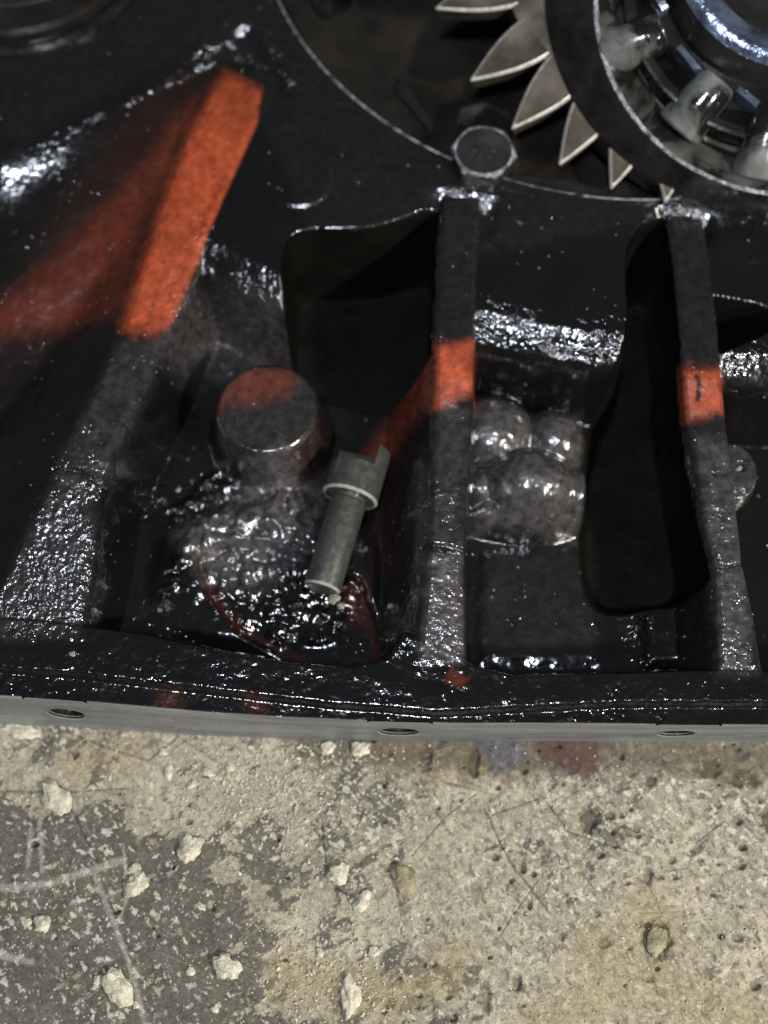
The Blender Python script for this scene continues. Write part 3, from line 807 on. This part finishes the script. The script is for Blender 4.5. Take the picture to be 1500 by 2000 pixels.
    haze_dust([(420, 720), (620, 720), (620, 870), (430, 870)], 50, 3, 0.30)
    haze_dust([(930, 790), (1140, 790), (1140, 1030), (930, 1020)], 38, 4, 0.75)
    haze_dust([(940, 1040), (1160, 1040), (1170, 1260), (940, 1280)], 26, 6, 0.12)
    haze_dust([(-50, 0), (540, -20), (860, 320), (1280, 390), (1280, 430), (920, 500), (600, 440), (500, 200), (400, 90), (60, 270), (-50, 280)], 64, 5, 0.07)
    b = np.maximum(b, 0.45 * (lab == 9) * sstep(40, 50, z))
    b = np.maximum(b, 0.12 * ((lab == 5) | (lab == 6)))
    b *= 1 - np.clip(1.4 * r, 0, 1)
    b *= (1 - shadow_pit)
    keep = dbore > -3
    # mesh, split into the parts of the casting
    idx = np.arange(X.size).reshape(X.shape)
    Fq = np.stack([idx[:-1, :-1], idx[:-1, 1:], idx[1:, 1:], idx[1:, :-1]], -1)
    labq = lab[:-1, :-1]
    kq = keep[:-1, :-1]
    V = np.stack([X, Y, z], -1).reshape(-1, 3)
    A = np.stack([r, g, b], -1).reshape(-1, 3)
    lab = np.where(shadow_pit > 0.06, 10, lab); labq = lab[:-1, :-1]
    names = {10: 'shadow_recess', 1: 'bearing_web', 2: 'pocket_floor', 3: 'flange_ledge', 4: 'rib', 5: 'rib', 6: 'rib', 7: 'round_boss', 8: 'cast_lump', 9: 'drilled_ear'}
    plabel = {4: 'broad slanting rib with its lit orange band coloured in, at the left', 5: 'middle upright rib with a short orange band', 6: 'right hand rib with an ear and an orange patch',
              2: 'oily pocket floors between the ribs'}
    for key, nm in names.items():
        F = Fq[(labq == key) & kq]
        if not len(F): continue
        used, inv = np.unique(F, return_inverse=True)
        o = mesh_np(nm, V[used], inv.reshape(-1, 4), M_shadow if key == 10 else M_cast, housing, {'paint': A[used]})
        if key in plabel: o['label'] = plabel[key]
    # outer sides and back of the casting, down to just above the floor
    e = [V[idx[0, 0]], V[idx[-1, 0]], V[idx[-1, -1]], V[idx[0, -1]]]
    side = np.concatenate([V[idx[:, 0]], V[idx[-1, 1:]], V[idx[::-1, -1]][1:]])
    low = side.copy(); low[:, 2] = 1.0
    nS = len(side)
    F = np.array([(k, k + nS, k + 1 + nS, k + 1) for k in range(nS - 1)])
    VV = np.concatenate([side, low])
    mesh_np('outer_wall', VV, F, M_cast, housing, {'paint': np.tile([[0.05, 0.3, 0.1]], (len(VV), 1))})
    return V[idx[0]]
front = build_housing()

# machined flange face, upright, with drilled bolt holes
def build_face():
    holes = [(at(131, 1391, 24), 7.4), (at(780, 1428, 24), 8.0), (at(1322, 1430, 24), 7.2)]
    xs = np.linspace(-213, 213, 853)
    zt = np.interp(xs, front[:, 0], front[:, 2]) + 0.15
    ty = np.interp(xs, top_edge[:, 0], top_edge[:, 1]); by = np.interp(xs, bot_edge[:, 0], bot_edge[:, 1])
    def surf(x, t):      # t 0 bottom .. 1 top
        a = np.interp(x, xs, ty) - 0.25; b = np.interp(x, xs, by)
        top = np.interp(x, xs, zt)
        return np.array([x, b + (a - b) * t, 1.0 + (top - 1.0) * t])
    V = []; F = []
    def panel(x0, x1):
        n = max(2, int((x1 - x0) / 1.5)); b = len(V)
        for i in range(n + 1):
            x = x0 + (x1 - x0) * i / n
            for t in (0, .25, .5, .75, 0.97): V.append(surf(x, t))
            p = surf(x, 1.0); V.append(p + np.array([0, 0.45, 0.0]))
        for i in range(n):
            for j in range(5):
                a = b + i * 6 + j; F.append((a, a + 6, a + 7, a + 1))
    HW = 13.0
    x = -213.0
    rings = []
    for c, r in holes:
        panel(x, c[0] - HW); x = c[0] + HW
        # square ring round the hole
        n = 48; b = len(V)
        hz = 23.5
        for k in range(n):
            an = 2 * math.pi * (k + 0.5) / n; ca, sa = math.cos(an), math.sin(an)
            m = max(abs(ca), abs(sa))
            sx, sz = ca / m, sa / m
            for q in range(3):
                f = [0, .5, 1][q]
                xx = c[0] + (1 - f) * HW * sx + f * r * ca
                zz = (1 - f) * (hz + 22.5 * sz) + f * (24 + r * sa)
                top = np.interp(xx, xs, zt)
                V.append(surf(xx, np.clip((zz - 1) / (top - 1), 0, 1) if f > 0 else (0.0 if sz < -0.99 else (1.0 if sz > 0.99 else (zz - 1) / 45.0))))
        for k in range(n):
            k2 = (k + 1) % n
            for q in range(2):
                a, d = b + k * 3 + q, b + k2 * 3 + q
                F.append((a, d, d + 1, a + 1))
        # bore of the hole
        b2 = len(V)
        for k in range(n):
            p = V[b + k * 3 + 2]; V.append(p + np.array([0, 0, 0])); V.append(p + np.array([0, 16.0, 0]))
        rings.append((b2, n))
        x = c[0] + HW
    panel(x, 213)
    FF = list(F)
    hv = []
    o = mesh_np('flange_face', np.array(V), FF, M_face, housing, smooth=False)
    for b2, n in rings:
        vv = [V[b2 + k] for k in range(2 * n)]
        ff = [(2 * k, 2 * ((k + 1) % n), 2 * ((k + 1) % n) + 1, 2 * k + 1) for k in range(n)] + [tuple(2 * k + 1 for k in range(n))]
        cv = []
        for k in range(n):
            p = np.array(V[b2 + 2 * k]); q0 = np.mean([V[b2 + 2 * m] for m in range(n)], 0)
            cv.append(q0 + (p - q0) * 1.13 + np.array([0, -0.12, 0]))
        for k in range(n): cv.append(np.array(V[b2 + 2 * k]) + np.array([0, 0.9, 0]) + (np.mean([V[b2 + 2 * m] for m in range(n)], 0) - np.array(V[b2 + 2 * k])) * 0.02)
        mesh_np('hole_chamfer', np.array(cv), [(k, (k + 1) % n, n + (k + 1) % n, n + k) for k in range(n)], M_edge, housing, smooth=True)
        mesh_np('bolt_hole', np.array(vv), ff, M_blackoil, housing, smooth=True)
build_face()

# ------------------------------------------------------------------ bearing retainer plate in the bore
plate = empty('retainer_plate', (BORE_C[0], BORE_C[1], 50))
tag(plate, 'large dark oily round retainer plate set in the bore behind the toothed gear', 'retainer plate')
def disc_with_hole(name, c, R, hole_c, hole_r, ztop, zbot, mat, parent):
    seg = 160
    a = np.linspace(0, 2 * np.pi, seg, endpoint=False)
    inner = np.c_[hole_c[0] + hole_r * np.cos(a), hole_c[1] + hole_r * np.sin(a), np.full(seg, ztop)]
    outer = []
    for k in range(seg):
        d = np.array([math.cos(a[k]), math.sin(a[k])]); o = np.array(hole_c) - np.array(c)
        B = o @ d; t = -B + math.sqrt(B * B - (o @ o) + R * R)
        p = np.array(hole_c) + d * t; outer.append((p[0], p[1], ztop))
    outer = np.array(outer)
    o2 = outer.copy(); o2[:, 2] -= 1.5; ctr = np.array([c[0], c[1], 0]); o2[:, :2] = (outer[:, :2] - ctr[:2]) * (1 + 1.5 / R) + ctr[:2]
    o3 = o2.copy(); o3[:, 2] = zbot
    i2 = inner.copy(); i2[:, 2] = zbot
    return loft(name, [i2, inner, outer, o2, o3], mat, parent)
hc = at(655, 6, 58)
disc_with_hole('plate_disc', BORE_C, BORE_R - 4.5, hc[:2], 8.6, 58, 46, M_cover, plate)
loft('hole_bush', [circ((hc[0], hc[1], 58.3), 11.5, seg=48), circ((hc[0], hc[1], 60), 10.6, seg=48), circ((hc[0], hc[1], 60), 8.8, seg=48), circ((hc[0], hc[1], 59), 8.1, seg=48), circ((hc[0], hc[1], 50), 8.1, seg=48)], M_blackoil, plate, cap1=True)
bl = lambda r, h: circ((BORE_C[0], BORE_C[1], h), r, seg=240)
loft('bore_lip', [bl(BORE_R - 0.3, 63), bl(BORE_R - 0.2, 66.0), bl(BORE_R + 0.2, 66.3), bl(BORE_R + 0.7, 66.1), bl(BORE_R + 1.0, 65.0)], M_rim, housing, sharp=70)
# cast pad on the plate that catches the light
q = [at(775, 150, 58), at(800, 175, 58), at(850, 250, 58), at(838, 262, 58), at(800, 215, 58), at(768, 180, 58)]
qa = np.array(q); qc = qa.mean(0)
loft('raised_pad', [qa, qc + (qa - qc) * 0.8 + np.array([0, 0, 1.6])], M_blackoil, plate, cap1=True)
# thin shim at the edge of the bore
a = np.array([at(1055 + 100 * math.cos(t), 365 + 17 * math.sin(t) + 10 * math.cos(t), 66) for t in np.linspace(0, 2 * math.pi, 64, endpoint=False)])
ac = a.mean(0)
shim = loft('shim', [a, a + np.array([0, 0, 0.9]), ac + (a - ac) * 0.93 + np.array([0, 0, 0.9]), ac + (a - ac) * 0.9 + np.array([0, 0, 0.2])], M_blackoil, None, cap1=True, cap0=True)
tag(shim, 'thin dark leaf-shaped shim lying on the bore edge below the gear teeth', 'shim')

# hex bolt
bc = at(945, 296, 72)
bolt = empty('hex_bolt', (bc[0], bc[1], 58))
tag(bolt, 'oily dark hex bolt head at the bore edge under the gear teeth', 'bolt')
kb = px_scale(945, 296, 72)
def hexr(c, r, z, a0=math.radians(-10)): return circ((c[0], c[1], z), r, seg=6, a0=a0)
def hexround(c, r, z, rc, seg=96, a0=math.radians(-10)):
    a = np.linspace(0, 2 * np.pi, seg, endpoint=False)
    rr = []
    for t in a:
        u = (t - a0) % (math.pi / 3) - math.pi / 6
        rr.append(min(r * math.cos(math.pi / 6) / math.cos(u), rc))
    return np.c_[c[0] + np.array(rr) * np.cos(a), c[1] + np.array(rr) * np.sin(a), np.full(seg, z)]
r0 = 66 * kb
loft('bolt_head', [hexround(bc, r0, 60, 99), hexround(bc, r0, 70.6, 99), hexround(bc, r0, 72.2, r0 * 0.93), hexround(bc, r0, 72.8, r0 * 0.84), hexround(bc, r0 * 0.9, 72.4, r0 * 0.66), hexround(bc, r0 * 0.9, 72.5, r0 * 0.2)], M_bolt, bolt, cap1=True, sharp=25)
loft('washer', [circ((bc[0], bc[1], 58.1), r0 * 1.12), circ((bc[0], bc[1], 60.0), r0 * 1.12), circ((bc[0], bc[1], 60.1), r0 * 0.8)], M_blackoil, bolt)
loft('head_bevel', [hexround(bc, r0 * 1.004, 71.4, r0 * 0.985), hexround(bc, r0, 72.45, r0 * 0.92), hexround(bc, r0, 72.9, r0 * 0.86), hexround(bc, r0, 72.8, r0 * 0.82)], M_rim, bolt, sharp=60)
# grade marks on the head
for k in range(6):
    an = k * math.pi / 3
    p0 = np.array([bc[0] + 4.2 * math.cos(an), bc[1] + 4.2 * math.sin(an), 72.5]); u = np.array([math.cos(an), math.sin(an), 0]); w = np.array([-u[1], u[0], 0])
    b0 = np.array([p0 + u * .9 + w * .4, p0 - u * .9 + w * .4, p0 - u * .9 - w * .4, p0 + u * .9 - w * .4])
    loft('grade_mark', [b0, b0 * 1 + np.array([0, 0, .5])], M_pin, bolt, cap1=True, smooth=False)
# bent locking tab behind the head
tabp = [(893, 262), (900, 226), (945, 214), (994, 236), (1003, 262)]
lo = np.array([at(p[0], p[1], 66) for p in tabp]); 
lo2 = lo + np.array([0, 1.6, 0]); up = lo.copy(); up[:, 2] = 69; up2 = lo2.copy(); up2[:, 2] = 69
dn = lo.copy(); dn[:, 2] = 58; dn2 = lo2.copy(); dn2[:, 2] = 58
loft('locking_tab', [dn, up, up2, dn2], M_bolt, bolt, closed=False)

# ------------------------------------------------------------------ toothed gear
gn = np.array([-0.04, -math.tan(math.radians(20)), 1.0]); gn /= np.linalg.norm(gn)
P0 = at(1100, 250, 80)
e1, e2, gn = frame(gn)
tips = [(850, 15), (920, 155), (1000, 250), (1092, 322), (1195, 365), (1300, 395)]
Q = [np.array([(on_plane(p[0], p[1], P0, gn) - P0) @ e1, (on_plane(p[0], p[1], P0, gn) - P0) @ e2]) for p in tips]
gc2, GR = fit_circle(Q)
GC = P0 + gc2[0] * e1 + gc2[1] * e2
tipang = [math.atan2(q[1] - gc2[1], q[0] - gc2[0]) for q in Q]
step = abs((tipang[-1] - tipang[0]) / 5.0)
NT = int(round(2 * math.pi / step)); 
gear = empty('gear_wheel', GC - gn * 14)
tag(gear, 'large gear wheel with long pointed beige teeth at the upper right', 'gear')
def gp(r, a, h): return GC + r * (math.cos(a) * e1 + math.sin(a) * e2) + gn * h
# body below the teeth
RB = GR - 33
ring_a = lambda r, h: circ(GC, r, gn, 120) + gn * h
loft('gear_body', [ring_a(RB + 1, -14), ring_a(RB + 1, -1.0), ring_a(RB - 1, -0.4), ring_a(RB - 60, -0.4)], M_gear, gear, cap0=True)
def tooth(a):
    n = 14
    w0 = step * 0.5
    prof = []
    for s_ in (-1, 1):
        row = []
        for k in range(n + 1):
            u = k / n
            r = RB - 2 + (GR - RB + 2) * u
            half = w0 * (1 - u ** 1.12) * (0.97 + 0.10 * math.sin(math.pi * u))
            row.append((r, a + s_ * (half + 0.0035)))
        prof.append(row)
    pts = prof[0] + prof[1][::-1]
    def lay(inset, h):
        out = []
        cx = sum(p[0] for p in pts) / len(pts)
        for (r, t) in pts:
            rr = r - inset * 1.5 * (r - (RB - 2)) / (GR - RB); tt = a + (t - a) * (1 - inset * 0.085)
            out.append(gp(rr, tt, h))
        return np.array(out)
    n2 = len(pts)
    t0 = loft('tooth', [lay(1.6, -13), lay(0, -1.0)], M_gear, gear, cap0=True)
    e = loft('tooth_edge', [lay(0.0, -1.3), lay(0.1, -0.7), lay(1.5, 0.0)], M_edge, t0, sharp=60)
    e.parent = t0; e.matrix_parent_inverse = Matrix.Identity(4)
    t0f = loft('tooth_face', [lay(1.5, 0.0), lay(1.6, -0.02)], M_gear, t0, cap1=True)
    t0f.matrix_parent_inverse = Matrix.Identity(4)
for k in range(len(tips)): tooth(tipang[k])
dirn = 1 if tipang[-1] > tipang[0] else -1
for k in range(1, 5):
    tooth(tipang[0] - dirn * step * k); tooth(tipang[-1] + dirn * step * k)

# ------------------------------------------------------------------ bearing over the gear
def fitted(pts, h):
    PP = P0 + gn * h
    Q = [np.array([(on_plane(p[0], p[1], PP, gn) - PP) @ e1, (on_plane(p[0], p[1], PP, gn) - PP) @ e2]) for p in pts]
    c, r = fit_circle(Q)
    return PP + c[0] * e1 + c[1] * e2, r
Co, Ro = fitted([(1065, 0), (1110, 170), (1200, 290), (1330, 375), (1500, 400)], 2)
Ci, Ri = fitted([(1165, 0), (1200, 150), (1280, 270), (1400, 350), (1500, 372)], 16)
bearing = empty('roller_bearing', Ci - gn * 16)
tag(bearing, 'tapered roller bearing with wet dark collar and bright rollers in the top right corner', 'bearing')
cc = lambda c, r, h: circ(c, r, gn, 160) + gn * h
mid_ = (Co + Ci) / 2
loft('outer_collar', [cc(Co, Ro + 2, -12), cc(Co, Ro, -1.5), cc(Co, Ro - 1.0, 0), cc(Co * .45 + Ci * .55, Ro * .45 + Ri * .55, 1.0), cc(Ci, Ri + 1.6, -0.8)], M_collar, bearing)
loft('collar_rim', [cc(Ci, Ri + 1.6, -0.8), cc(Ci, Ri + 0.9, 0.1), cc(Ci, Ri + 0.1, 0.0), cc(Ci, Ri - 0.7, -1.4)], M_rim, bearing, sharp=70)
loft('outer_race', [cc(Ci, Ri - 0.7, -1.4), cc(Ci, Ri - 3, -3), cc(Ci, Ri - 14, -10), cc(Ci, Ri - 16, -14)], M_track, bearing)
ctr, r_in = fitted([(1270, 0), (1300, 60), (1345, 130), (1420, 175), (1500, 190)], 12)
loft('cage', [cc(Ci, Ri - 16, -14), cc(ctr, r_in + 14, -16), cc(ctr, r_in + 2, -6), cc(ctr, r_in, -4), cc(ctr, r_in - 8, -6)], M_blackoil, bearing)
c3, r3 = fitted([(1375, 0), (1420, 50), (1460, 80), (1500, 95)], 16)
loft('cage_band', [cc(Ci * .45 + ctr * .55, Ri * .45 + r_in * .55 + 1.0, -9), cc(Ci * .45 + ctr * .55, Ri * .45 + r_in * .55 + 1.4, 1.5), cc(Ci * .45 + ctr * .55, Ri * .45 + r_in * .55, 2.0), cc(Ci * .45 + ctr * .55, Ri * .45 + r_in * .55 - 3.6, 0.5)], M_blackoil, bearing)
loft('cage_lip', [cc(ctr, r_in - 8, -6), cc(ctr, r_in - 9, -3), cc(c3, r3 + 6, -2)], M_blackoil, bearing)
loft('inner_race', [cc(c3, r3 + 6, -2), cc(c3, r3 + 4, -1), cc(c3, r3 + 1, 0.8), cc(c3, r3, 0.5), cc(c3, r3 - 4, -1.5), cc(c3, r3 - 9, -5)], M_race, bearing, sharp=50)
loft('inner_bore', [cc(c3, r3 - 9, -5), cc(c3, r3 - 10, -14), cc(c3, 3, -15)], M_blackoil, bearing, cap1=True)
def roller(px, py, ang=None):
    c = on_plane(px, py, Ci + gn * -5, gn)
    ax = Ci - c; ax -= gn * (ax @ gn); ax /= np.linalg.norm(ax)
    ax = ax * 0.93 + gn * 0.36; ax /= np.linalg.norm(ax)
    n = ax
    prof = [(-14, 7.0), (-13.2, 10.2), (-12, 11), (11, 8.6), (12.6, 7.6), (13.2, 6.0), (13.2, 3.0), (12.3, 2.6)]
    loft('roller', [circ(c + n * h, r, n, 40) for h, r in prof], M_roller, bearing, cap0=True, cap1=True, sharp=50)
cen = np.array([(Ci - P0) @ e1, (Ci - P0) @ e2])
rolls = [(1238, 85), (1365, 205), (1490, 285)]
for p in rolls: roller(*p)
def cage_bar(pa, pb, w=2.0):
    A = on_plane(pa[0], pa[1], Ci - gn * 4, gn); B = on_plane(pb[0], pb[1], Ci - gn * 1, gn)
    d = B - A; d /= np.linalg.norm(d); s_ = np.cross(gn, d)
    lo = [A + s_ * w, B + s_ * w * .8, B - s_ * w * .8, A - s_ * w]
    lo = np.array(lo)
    loft('cage_bar', [lo - gn * 8, lo, np.mean(lo, 0) + (lo - np.mean(lo, 0)) * .8 + gn * 0.8], M_race, bearing, cap1=True, sharp=30)
cage_bar((1372, 150), (1325, 90)); cage_bar((1480, 205), (1440, 172)); cage_bar((1300, 20), (1262, -40))

# ------------------------------------------------------------------ stepped cap at the upper left
CC, CR = fit_circle([at(p[0], p[1], 66)[:2] for p in [(262, 0), (180, 70), (90, 100), (0, 114)]])
cap = empty('bearing_cap', (CC[0], CC[1], 66))
tag(cap, 'round stepped black bearing cap cut off by the top left corner', 'bearing cap')
def lathe(name, prof, mat, parent, cap1=False):
    return loft(name, [circ((CC[0], CC[1], h), r, seg=160) for r, h in prof], mat, parent, cap1=cap1, sharp=28)
lathe('outer_ring', [(CR, 64), (CR, 67.7), (CR - 2.4, 69), (CR - 4.5, 69), (CR - 5.2, 67.5)], M_blackoil, cap)
lathe('groove', [(CR - 5.2, 67.5), (CR - 7.5, 65.2), (CR - 8.5, 66)], M_blackoil, cap)
lathe('inner_disc', [(CR - 8.5, 66), (CR - 9.4, 69.8), (CR - 12, 71.2), (CR - 24, 71.2), (CR - 25, 70.2), (CR - 26.5, 70.2), (CR - 27.5, 71.2), (CR - 40, 71.4), (CR - 41, 69.5), (4, 69.5)], M_cover, cap, cap1=True)

# ------------------------------------------------------------------ the slotted steel pin
ZA = 35.5
pa = at(628, 1152, ZA - 0.5); pb = at(682, 975, ZA)
ax = pb - pa; ax /= np.linalg.norm(ax)
L1 = np.linalg.norm(pb - pa)
k_ = px_scale(650, 1060, ZA)
upv = np.array([0, 0, 1.0]); upv -= ax * (upv @ ax); upv /= np.linalg.norm(upv)
sdv = np.cross(ax, upv)               # to the right of the pin when seen from above
rs = 36 * k_; rh = 56 * k_
def prof_circle(h, r, seg=72):
    a = np.linspace(0, 2 * np.pi, seg, endpoint=False)
    return pa + ax * h + r * (np.cos(a)[:, None] * sdv + np.sin(a)[:, None] * upv)
pin = empty('slotted_pin', pa)
tag(pin, 'grey turned steel pin with a slotted cylindrical head lying in the oily pocket', 'pin')
loft('shank', [prof_circle(0, rs - 1.6), prof_circle(0.35, rs - 1.1), prof_circle(1.3, rs - 0.1), prof_circle(1.8, rs), prof_circle(L1 - 2, rs), prof_circle(L1 - 1.2, rs - 0.5), prof_circle(L1 + 1, rs - 0.5)], M_pin, pin, cap0=True, sharp=25)
loft('shank_chamfer', [prof_circle(0.33, rs - 1.05), prof_circle(1.3, rs - 0.05)], M_pin_edge, pin)
H0 = L1; H1 = L1 + 14.5; H2 = L1 + 24
loft('head', [prof_circle(H0 + .5, rs - .6), prof_circle(H0 + .5, rh - 1.6), prof_circle(H0 + 1.4, rh), prof_circle(H1, rh)], M_pin, pin, cap1=True, sharp=25)
loft('head_chamfer', [prof_circle(H0 + .40, rh - 1.2), prof_circle(H0 + .3, rh - 0.8), prof_circle(H0 + 1.0, rh + 0.05), prof_circle(H0 + 1.5, rh + 0.05)], M_pin_edge, pin, sharp=50)
# two cheeks left standing round the slot: lower back wall and right hand tab
def cheek(keep, name):
    a = np.linspace(0, 2 * np.pi, 240, endpoint=False)
    pts = np.array([(rh * math.cos(t), rh * math.sin(t)) for t in a])
    if keep == 'tab':
        arc = [(rh * math.cos(t), rh * math.sin(t)) for t in np.linspace(-0.9, 0.78, 28)]
        x0 = rh * 0.60
        pts = [(x0, -rh * 0.78)] + [p for p in arc if p[0] > x0] + [(x0, rh * math.sin(math.acos(0.60)))]
    else:
        arc = [(rh * math.cos(t), rh * math.sin(t)) for t in np.linspace(math.pi * 1.14, math.pi * 1.93, 40)]
        pts = arc
        y0 = max(arc[0][1], arc[-1][1])
    pts = np.array(pts)
    def ring(h): return pa + ax * h + pts[:, :1] * sdv + pts[:, 1:] * upv
    return ring
tr = cheek('tab', 'tab'); br = cheek('back', 'back')
loft('head_tab', [tr(H1 - 0.5), tr(H2)], M_pin, pin, cap0=True, cap1=True, sharp=30)
loft('head_cheek', [br(H1 - 0.5), br(H2 - 1.0)], M_pin, pin, cap0=True, cap1=True, sharp=30)

# crumb of sludge stuck at the tail of the pin
def crumb(px, py, z, r, seed, lab):
    c = at(px, py, z)
    me = chip_mesh('sludge_crumb', r, r * .8, r * .7, seed, 2)
    o = link('sludge_crumb', me, M_sludge); o.location = Vector(c) * S
    tag(o, lab, 'crumb')
crumb(652, 1170, 33, 2.6, 3, 'greenish crumb of grit stuck to the tail end of the steel pin')
crumb(666, 1183, 31, 2.0, 5, 'smaller crumb of grit just beyond the one on the pin tail')
crumb(348, 957, 28, 1.3, 6, 'single white speck of grit on the pocket floor left of the pin head')
crumb(1324, 508, 61, 1.7, 7, 'single white grit grain on top of the right hand rib near its upper end')
crumb(1443, 915, 52, 1.7, 8, 'cream grain of grit caught in the small hole of the drilled ear')
crumb(143, 1277, 48, 1.8, 9, 'pale crumb on the oily ledge above the left bolt hole of the flange')
